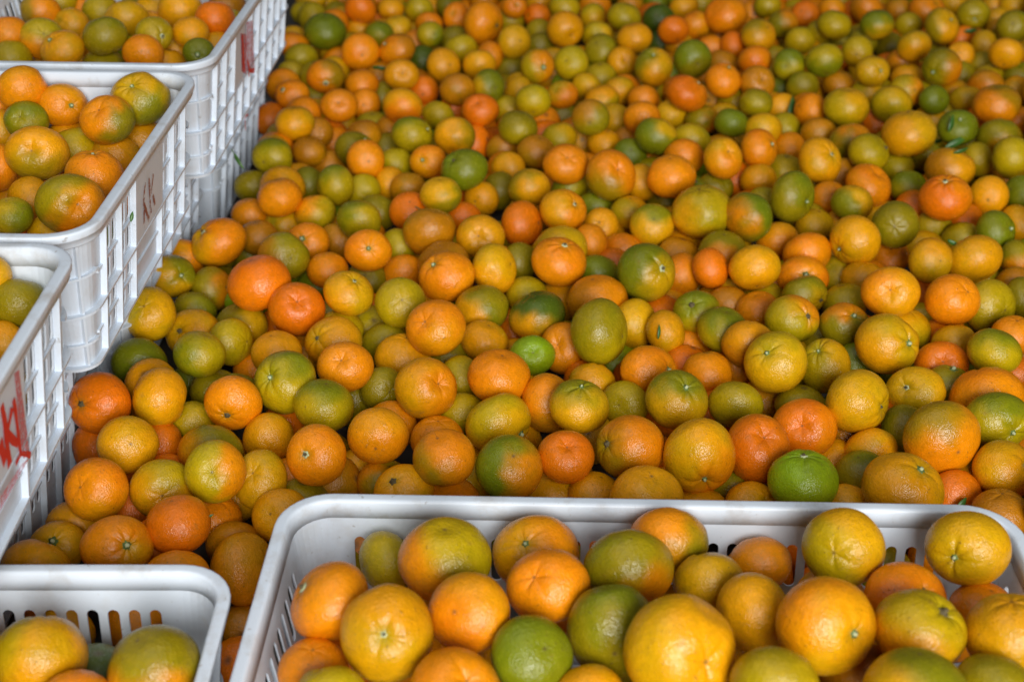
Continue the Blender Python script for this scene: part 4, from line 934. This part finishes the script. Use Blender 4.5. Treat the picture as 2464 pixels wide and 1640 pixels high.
B|-0.4028 1.4192 0.1986|0.0462 0.0462|o|||2|
B|-0.4652 1.3655 0.2079|0.0506 0.0445|o|a12|s 0.67 0.14|0|orange mandarin with amber side in the middle left crate, right of a green one
B|-0.4048 1.3142 0.2118|0.0557 0.0505|o|g4|b -0.21 -0.41|0|orange mandarin with green side in the middle left crate
B|-0.4955 1.3397 0.2010|0.0454 0.0404|g|l6|b -0.07 -0.09|0|green mandarin with yellow-green side in the middle left crate
B|-0.5480 1.3916 0.1981|0.0468 0.0468|o|||2|
B|-0.4632 1.3643 0.1667|0.0522 0.0464|a|||2|
B|-0.4468 1.3271 0.1743|0.0518 0.0461|l|||2|
B|-0.4590 1.2533 0.2008|0.0617 0.0531|a|v6|b 0.07 0.03|0|amber mandarin with olive side in the middle left crate
B|-0.4042 1.3225 0.1693|0.0488 0.0435|a|||1|amber mandarin in the middle left crate, below an orange one
B|-0.3862 1.3614 0.1693|0.0525 0.0463|a|||2|
B|-0.3911 1.2034 0.2000|0.0542 0.0482|o||s 0.03 -0.94|0|orange mandarin showing its stem button in the middle left crate
B|-0.3947 1.1363 0.2008|0.0610 0.0543|v|o4|b 0.54 0.12|0|olive mandarin with orange side in the middle left crate
B|-0.4571 1.2056 0.1715|0.0434 0.0488|a|||1|amber mandarin in the middle left crate, right of a yellow-green one
B|-0.4521 1.1399 0.1872|0.0401 0.0357|l|g3||0|yellow-green mandarin with green side in the middle left crate
B|-0.5320 1.3606 0.1808|0.0426 0.0478|a|||1|
B|-0.5025 1.2584 0.1834|0.0427 0.0479|o|||1|
B|-0.5018 1.2709 0.1445|0.0512 0.0512|a|||2|
B|-0.4187 1.1523 0.1605|0.0531 0.0473|y|||2|
C|-0.4094 0.9618 0.2192|0.0382 0.0358|y|||0|
C|-0.3870 0.9577 0.1961|0.0466 0.0408|v|||0|olive mandarin in the left crate with bright red letters
C|-0.3947 0.9272 0.1771|0.0413 0.0390|a|||0|amber mandarin in the left crate with bright red letters
C|-0.4232 0.9577 0.1813|0.0461 0.0419|l|||1|
H|-0.2796 0.9296 0.0020|0.0547 0.0497|O|||0|deep orange mandarin, left of an orange one, a fifth across, four fifths down
H|-0.2663 0.9956 -0.0423|0.0495 0.0440|o|||1|orange mandarin, right of a deep orange one, a fifth across, four fifths down
H|-0.3878 0.9393 -0.0285|0.0485 0.0431|y||s 0.09 -0.36|1|yellow mandarin, right of an amber one, a tenth across, four fifths down
H|-0.3821 0.8726 0.0020|0.0544 0.0484|a|||0|amber mandarin in the heap, left of a yellow one, at left edge, four fifths down
H|-0.3236 0.9003 0.0020|0.0577 0.0514|o|y5|s 0.55 -0.19|0|orange mandarin with yellow side, right of a yellow one, a tenth across, four fifths down
H|-0.2722 0.8779 -0.0140|0.0550 0.0490|o|||1|orange mandarin in the heap, below a deep orange one, a fifth across, four fifths down
H|-0.3855 0.9812 -0.0403|0.0533 0.0475|a|||2|
H|-0.3056 0.9480 -0.0360|0.0472 0.0530|O|||2|
H|-0.2408 0.9614 -0.0484|0.0549 0.0489|b|||1|brownish orange mandarin in the gap between the two front crates
H|-0.2268 0.9160 -0.0342|0.0528 0.0614|b|o6||0|brownish orange mandarin with orange side in the gap between the two front crates
H|-0.2246 0.8860 -0.0780|0.0509 0.0494|b|||2|
H|-0.2223 0.8403 -0.0740|0.0499 0.0499|O|||2|
E|-0.3240 0.7174 0.0520|0.0630 0.0583|a|l10||0|amber mandarin with yellow-green side in the front left corner crate
E|-0.2442 0.7071 0.0520|0.0635 0.0566|v|o6||0|olive mandarin with orange side in the front left corner crate
E|-0.2962 0.7368 0.0140|0.0530 0.0472|d|||2|
D|-0.1277 0.7491 0.0739|0.0557 0.0557|o||s -0.82 -0.57|0|orange mandarin in the large front crate, above an orange one
D|-0.0971 0.8458 0.0305|0.0434 0.0488|l|||1|yellow-green mandarin in the large front crate, left of a yellow-green one
D|-0.0496 0.8063 0.0651|0.0694 0.0617|l|o8||0|yellow-green mandarin with orange side in the large front crate
D|-0.0843 0.7107 0.0802|0.0633 0.0659|y|a12|s 0.01 -0.16|0|yellow mandarin with amber side in the large front crate
D|-0.0297 0.7349 0.0762|0.0572 0.0558|o|a1||0|orange mandarin with amber side in the large front crate
D|-0.1350 0.7055 0.0498|0.0483 0.0438|o|||1|orange mandarin in the large front crate, below an orange one
D|-0.1188 0.6652 0.0653|0.0492 0.0424|l|||0|yellow-green mandarin in the large front crate, left of an orange one
D|-0.0364 0.6667 0.0710|0.0593 0.0528|o||b 0.40 -0.54|1|orange mandarin with dimpled end in the large front crate, below an orange one
D|0.0181 0.8337 0.0480|0.0662 0.0589|a|o2|s -0.30 -0.43|1|amber mandarin with orange side in the large front crate, above an orange one
D|0.0257 0.7695 0.0707|0.0602 0.0519|o||b -0.46 -0.46|0|orange mandarin with dimpled end in the large front crate, below an amber one
D|0.0849 0.7926 0.0672|0.0662 0.0590|v|o5||0|olive mandarin with orange side in the large front crate
D|0.1203 0.8449 0.0505|0.0608 0.0541|o|g4||1|orange mandarin with green side in the large front crate
D|0.1458 0.8017 0.0460|0.0530 0.0472|y|||1|yellow mandarin in the large front crate
D|0.1915 0.8426 0.0309|0.0488 0.0434|o|||1|orange mandarin in the large front crate, above an amber one
D|0.0135 0.7024 0.0679|0.0559 0.0524|g|||1|green mandarin in the large front crate
D|0.0688 0.7312 0.0625|0.0620 0.0665|v|g12||1|olive mandarin with green side in the large front crate
D|0.1100 0.6883 0.0852|0.0743 0.0734|a|y10|b 0.46 0.07|0|amber mandarin with yellow side in the large front crate
D|0.1706 0.7541 0.0600|0.0514 0.0560|a|||1|amber mandarin in the large front crate, below an orange one
D|0.0511 0.6823 0.0503|0.0487 0.0433|a|||1|
D|0.2455 0.8139 0.0704|0.0606 0.0587|y|l8||0|yellow mandarin with yellow-green side in the large front crate
D|0.3378 0.8137 0.0689|0.0606 0.0558|y||s -0.62 0.22|0|yellow mandarin showing its stem button in the large front crate
D|0.2419 0.8147 0.0213|0.0538 0.0479|a|||2|amber mandarin in the large front crate, above an amber one
D|0.2110 0.7118 0.0850|0.0681 0.0663|a|o11|s 0.47 0.04|0|amber mandarin with orange side in the large front crate, below an amber one
D|0.2827 0.7701 0.0575|0.0606 0.0540|O|o12|s 0.43 -0.40|1|deep orange mandarin with orange side in the large front crate
D|0.2751 0.7128 0.0798|0.0622 0.0554|a|l1|s 0.51 -0.67|0|amber mandarin with yellow-green side in the large front crate, below a deep orange one
D|0.3472 0.7839 0.0330|0.0506 0.0451|o|||1|orange mandarin in the large front crate, below a yellow one
D|0.3367 0.7119 0.0772|0.0614 0.0546|a|l5||0|amber mandarin with yellow-green side in the large front crate, above an olive one
D|0.1668 0.6548 0.0870|0.0562 0.0500|l|||0|yellow-green mandarin in the large front crate, below an amber one
D|0.2545 0.6453 0.0870|0.0655 0.0583|y|g1||0|yellow mandarin with green side in the large front crate
D|0.3140 0.6702 0.0691|0.0508 0.0452|v|||0|olive mandarin in the large front crate
D|0.2381 0.7122 0.0391|0.0537 0.0478|b|||2|"""
rows = []
for ln in DATA.strip().split('\n'):
    b, p, wh, c, c2, ft, L, lab = ln.split('|')
    ft = ft.split(); feat = (ft[0], float(ft[1]), float(ft[2])) if ft else None
    rows.append((b, np.array([float(t) for t in p.split()]), *[float(t) for t in wh.split()], c, c2, feat, int(L), lab))
GRP = {'H': 'mandarins of the heap', 'A': 'mandarins in the rear left crate', 'B': 'mandarins in the middle left crate', 'C': 'mandarins in the crate at left edge', 'D': 'mandarins in the front crate', 'E': 'mandarins in the corner crate'}
stuffV, stuffF, stuffC, stuffL = [], [], [], []; nst = 0
def add_stuff(V, C, LV, F):
    global nst
    stuffV.append(V); stuffC.append(C); stuffL.append(LV); stuffF.extend([tuple(i+nst for i in q) for q in F]); nst += len(V)
for k, (b, p, W_, H_, c, c2, feat, L, lab) in enumerate(rows):
    rng = np.random.default_rng(1000+k)
    z = (p-CAM)@FW; px = W_*3346/z
    res = (40, 56) if px > 100 else (26, 36)
    if not lab: res = (26, 36) if L < 2 else (14, 20)
    V, C, LV, F, sp, A = fruit(res, W_, H_, c, c2, feat, rng)
    if not lab:
        add_stuff(V+p, C, LV, F); continue
    me = bpy.data.meshes.new('mandarin'); me.from_pydata(V.tolist(), [], F); set_attrs(me, C, LV); me.update()
    o = link('mandarin', me, None, [SKIN]); o.location = p
    tag(o, lab, 'mandarin', GRP[b])
    if feat and feat[0] == 's':
        s = bpy.data.objects.new('stem_button', (BTN, BTN, BTN2, BTN3)[rng.integers(4)]); COL.objects.link(s); s.parent = o
        s.location = sp-A*.0002; s.rotation_euler = Vector(A).to_track_quat('Z', 'Y').to_euler(); sc = rng.uniform(.62, 1.15); s.scale = (sc, sc, sc*rng.uniform(.8, 1.3))

tw = min((o for o in COL.objects if o.name.startswith('mandarin')), key=lambda o: (o.location-Vector((float((CAM+(FW+RX*(762-1232)/3346-UP*(1094-820)/3346)*1.19)[0]), float((CAM+(FW+RX*(762-1232)/3346-UP*(1094-820)/3346)*1.19)[1]), 0))).length)
sb = [c_ for c_ in tw.children][0] if tw.children else None
if sb:
    p0 = np.array(sb.location); pts = [p0, p0-FW*.004-RX*.002, p0-FW*.006-RX*.004-UP*.001, p0-FW*.006-RX*.0065-UP*.0025]; v = []; f = []
    for i, p in enumerate(pts):
        for j in range(6):
            t_ = 2*math.pi*j/6; v.append(tuple(p+(UP*math.cos(t_)-FW*math.sin(t_))*(.0009+.0004*(i == 3))))
    for i in range(3):
        for j in range(6): f.append((i*6+j, i*6+(j+1) % 6, i*6+6+(j+1) % 6, i*6+6+j))
    f.append(tuple(range(18, 24)))
    link('stem_twig', mesh('stem_twig', v, f, True), tw, [LEAF])
# fruit that the photograph shows only in slivers, under the others, and the heap beyond the frame
PC = np.array([r[1] for r in rows]); RC = np.array([math.sqrt(r[2]*r[3])/2 for r in rows])
class Pack:
    def __init__(s): s.P = list(PC); s.R = list(RC); s.grid = {}; [s._put(i) for i in range(len(s.P))]
    def _put(s, i):
        s.grid.setdefault(tuple((np.asarray(s.P[i])//.07).astype(int)), []).append(i)
    def free(s, p, r, tol):
        g = (p//.07).astype(int)
        for dx in (-1, 0, 1):
            for dy in (-1, 0, 1):
                for dz in (-1, 0, 1):
                    for i in s.grid.get((g[0]+dx, g[1]+dy, g[2]+dz), ()):
                        q = s.P[i]
                        if (p[0]-q[0])**2+(p[1]-q[1])**2+(p[2]-q[2])**2 < (tol*(r+s.R[i]))**2: return False
        return True
    def add(s, p, r): s.P.append(p); s.R.append(r); s._put(len(s.P)-1)
pk = Pack(); rs = np.random.default_rng(7); fill = []
def in_frame(p, m=40):
    d = p-CAM; z = d@FW
    if z <= .05: return False
    x = 1232+3346*(d@RX)/z; y = 820-3346*(d@UP)/z
    return -m < x < 2464+m and -m < y < 1640+m
def in_crate(p, m=.0):
    for k, (x, y, zt, a, b, r, hc) in CRATES.items():
        if zt-hc-.03 < p[2] < zt+.005:
            t = math.radians(-r); dx, dy = p[0]-x, p[1]-y; u = dx*math.cos(t)-dy*math.sin(t); w = dx*math.sin(t)+dy*math.cos(t)
            if abs(u) < a+m and abs(w) < b+m: return True
    return False
def dart(n, x0, x1, y0, y1, z0, z1, tol, frame_ok, inside=None):
    for _ in range(n):
        p = np.array([rs.uniform(x0, x1), rs.uniform(y0, y1), rs.uniform(z0, z1)]); r = rs.uniform(.0245, .0305)
        if inside is None:
            if in_crate(p, r*.95): continue
        else:
            x, y, zt, a, b, ro, hc = CRATES[inside]
            t = math.radians(-ro); dx, dy = p[0]-x, p[1]-y; u = dx*math.cos(t)-dy*math.sin(t); w = dx*math.sin(t)+dy*math.cos(t)
            mg = .0145+r+TAP*(zt-p[2]+.5*r)
            if abs(u) > a-mg or abs(w) > b-mg: continue
        if not frame_ok and in_frame(p): continue
        if pk.free(p, r, tol): pk.add(p, r); fill.append((p, r))
dart(2500, -.37, -.27, 1.05, 2.5, -.040, -.004, .94, True)
dart(1200, -.41, -.28, .82, 1.15, -.055, -.028, .90, True)
dart(9000, -.37, 1.15, .42, 2.75, -.012, .006, .93, False)
dart(2500, -.37, -.27, 1.05, 2.5, -.040, -.004, .94, True)
dart(1200, -.41, -.28, .82, 1.15, -.055, -.028, .90, True)
dart(9000, -.37, 1.15, .42, 2.75, -.05, -.035, .92, False)
dart(12000, -.37, 1.15, .42, 2.75, -.062, -.045, .90, True)
dart(16000, -.35, 1.0, .8, 2.5, -.062, -.040, .84, True)
for k in 'ABCDEFGI':
    x, y, zt, a, b, ro, hc = CRATES[k]
    top = {'A': -.045, 'B': -.04, 'C': -.05, 'D': -.02, 'E': -.03, 'F': -.03, 'G': -.03, 'I': -.03}[k]
    if k in 'ABCDE':
        dart(1200, x-a, x+a, y-b, y+b, zt+top, zt+top+.012, .93, False, k)
        dart(2500, x-a, x+a, y-b, y+b, zt-hc+.035, zt+top-.035, .92, True, k)
    else:
        dart(1500, x, x+a, y-b, y+b, zt-hc+.035, zt-.035, .92, True, k)
cols = 'OOoooooaaaaayyylllllvvgG'
for k, (p, r) in enumerate(fill):
    rng = np.random.default_rng(50000+k); c = cols[rng.integers(len(cols))]
    V, C, LV, F, sp, A = fruit((14, 20), 2*r, 2*r*rng.uniform(.88, 1), c, '', None, rng); add_stuff(V+p, C, LV, F)
me = bpy.data.meshes.new('mandarin_heap'); me.from_pydata(np.concatenate(stuffV).tolist(), [], stuffF); set_attrs(me, np.concatenate(stuffC), np.concatenate(stuffL)); me.update()
tag(link('mandarin_heap', me, None, [SKIN]), 'remaining mandarins of the heap, small or half buried under the others', 'mandarins', None, 'stuff')

# ------------------------------------------------------------------ leaves
def leaf_mesh(length, width, bend):
    v = []; f = []; n = 9
    for i in range(n+1):
        t = i/n; w = width/2*math.sin(math.pi*min(1, t*.97+.015))**.75*(1-.35*t); z = bend*math.sin(math.pi*t)*length
        x = (t-.5)*length
        v += [(x, -w, z+.15*w), (x, 0, z-.10*w), (x, w, z+.15*w)]
    for i in range(n):
        for j in range(2): f.append((3*i+j, 3*i+3+j, 3*i+4+j, 3*i+1+j))
    k = len(v); v += [(x, y, z-.0004) for x, y, z in v]; f += [tuple(reversed([q+k for q in p])) for p in f]
    ring = [3*i for i in range(n+1)]+[3*n+1]+[3*i+2 for i in range(n, -1, -1)]+[1]
    f += [(ring[i], ring[i]+k, ring[(i+1) % len(ring)]+k, ring[(i+1) % len(ring)]) for i in range(len(ring))]
    return mesh('leaf', v, f, True)
def place_leaf(px, py, depth, lpx, wpx, ang, roll, label, stalk=False):
    d = FW+RX*(px-1232)/3346-UP*(py-820)/3346; P = CAM+d*depth; s = depth/3346
    me = leaf_mesh(lpx*s, wpx*s, .08); o = link('leaf', me, None, [LEAF]); o.location = P
    a = math.radians(ang); xa = RX*math.cos(a)+UP*math.sin(a); ya = -RX*math.sin(a)+UP*math.cos(a); za = -FW
    ya, za = ya*math.cos(roll)+za*math.sin(roll), -ya*math.sin(roll)+za*math.cos(roll)
    o.rotation_euler = Matrix(np.stack([xa, ya, za], 1).tolist()).to_euler()
    tag(o, label, 'leaf', 'loose mandarin leaves')
    if stalk:
        L_ = lpx*s; v = []; f = []
        for i, (x, z) in enumerate(((-.5*L_, 0), (-.62*L_, .001), (-.75*L_, .0))):
            for j in range(5):
                t = 2*math.pi*j/5; v.append((x, .0006*math.cos(t), z+.0006*math.sin(t)))
        for i in range(2):
            for j in range(5): f.append((i*5+j, i*5+(j+1) % 5, i*5+5+(j+1) % 5, i*5+5+j))
        link('leaf_stalk', mesh('leaf_stalk', v, f, True), o, [LEAF])
def front(px, py, default):
    """depth just in front of the nearest fruit seen at a point"""
    d = FW+RX*(px-1232)/3346-UP*(py-820)/3346; l2 = d@d; best = None
    for q, r in zip(pk.P, pk.R):
        o_ = CAM-q; bq = o_@d; cq = o_@o_-(r*1.02)**2; D = bq*bq-l2*cq
        if D > 0:
            t = (-bq-math.sqrt(D))/l2
            if t > .3 and (best is None or t < best): best = t
    return (best if best else default)-.003
LV_ = [(915, 163, 42, 14, -5, .6, 'dark green leaf between orange fruit at the back of the heap', 0),
 (1903, 262, 62, 22, 80, .3, 'upright narrow green leaf beside an orange mandarin, upper right', 1),
 (2336, 74, 34, 14, 5, .5, 'small dark leaf near the back right of the heap', 0),
 (2288, 297, 44, 16, 75, .4, 'curled leaf on top of the green mandarin at far right', 0),
 (2252, 338, 58, 14, 12, .7, 'dark leaf lying left below the green mandarin at far right', 0),
 (2300, 342, 66, 20, 28, .2, 'pale green leaf lying below the green mandarin at far right', 1),
 (2312, 362, 40, 12, 20, .6, 'small dark leaf under the pale green leaf at far right', 0),
 (1585, 798, 36, 9, 85, .3, 'slim green leaf standing on an amber mandarin in mid heap', 0),
 (2294, 584, 32, 13, -25, .4, 'dark leaf wedged between mandarins on the right of the heap', 0),
 (504, 1241, 22, 8, 25, .3, 'tiny dark leaf tip near the bottom left of the heap', 0),
 (2312, 1212, 42, 20, 50, .2, 'pointed dark leaf just behind the front crate rim', 0),
 (1007, 501, 22, 3, -28, .2, 'thin twig-like leaf on a deep orange mandarin, left of centre', 0)]
for px, py, l_, w_, an, ro, lab, st in LV_:
    place_leaf(px, py, front(px, py, 1.4), l_, w_, an, ro, lab, bool(st))
def on_side(px, py, k):
    x, y, zt, a, b, r, hc = CRATES[k]; q = on_plate(k, px, py, -.001); t = math.radians(r)
    p = np.array((x+q[0]*math.cos(t)-q[1]*math.sin(t), y+q[0]*math.sin(t)+q[1]*math.cos(t), zt-hc+q[2]))
    return float((p-CAM)@FW)
place_leaf(575, 388, on_side(575, 388, 'A'), 46, 11, -58, .2, 'green leaf stuck to the white crate wall behind the heap', True)
place_leaf(317, 521, on_side(317, 521, 'B'), 26, 11, 80, .3, 'small green leaf poking out of a slot of the crate', False)
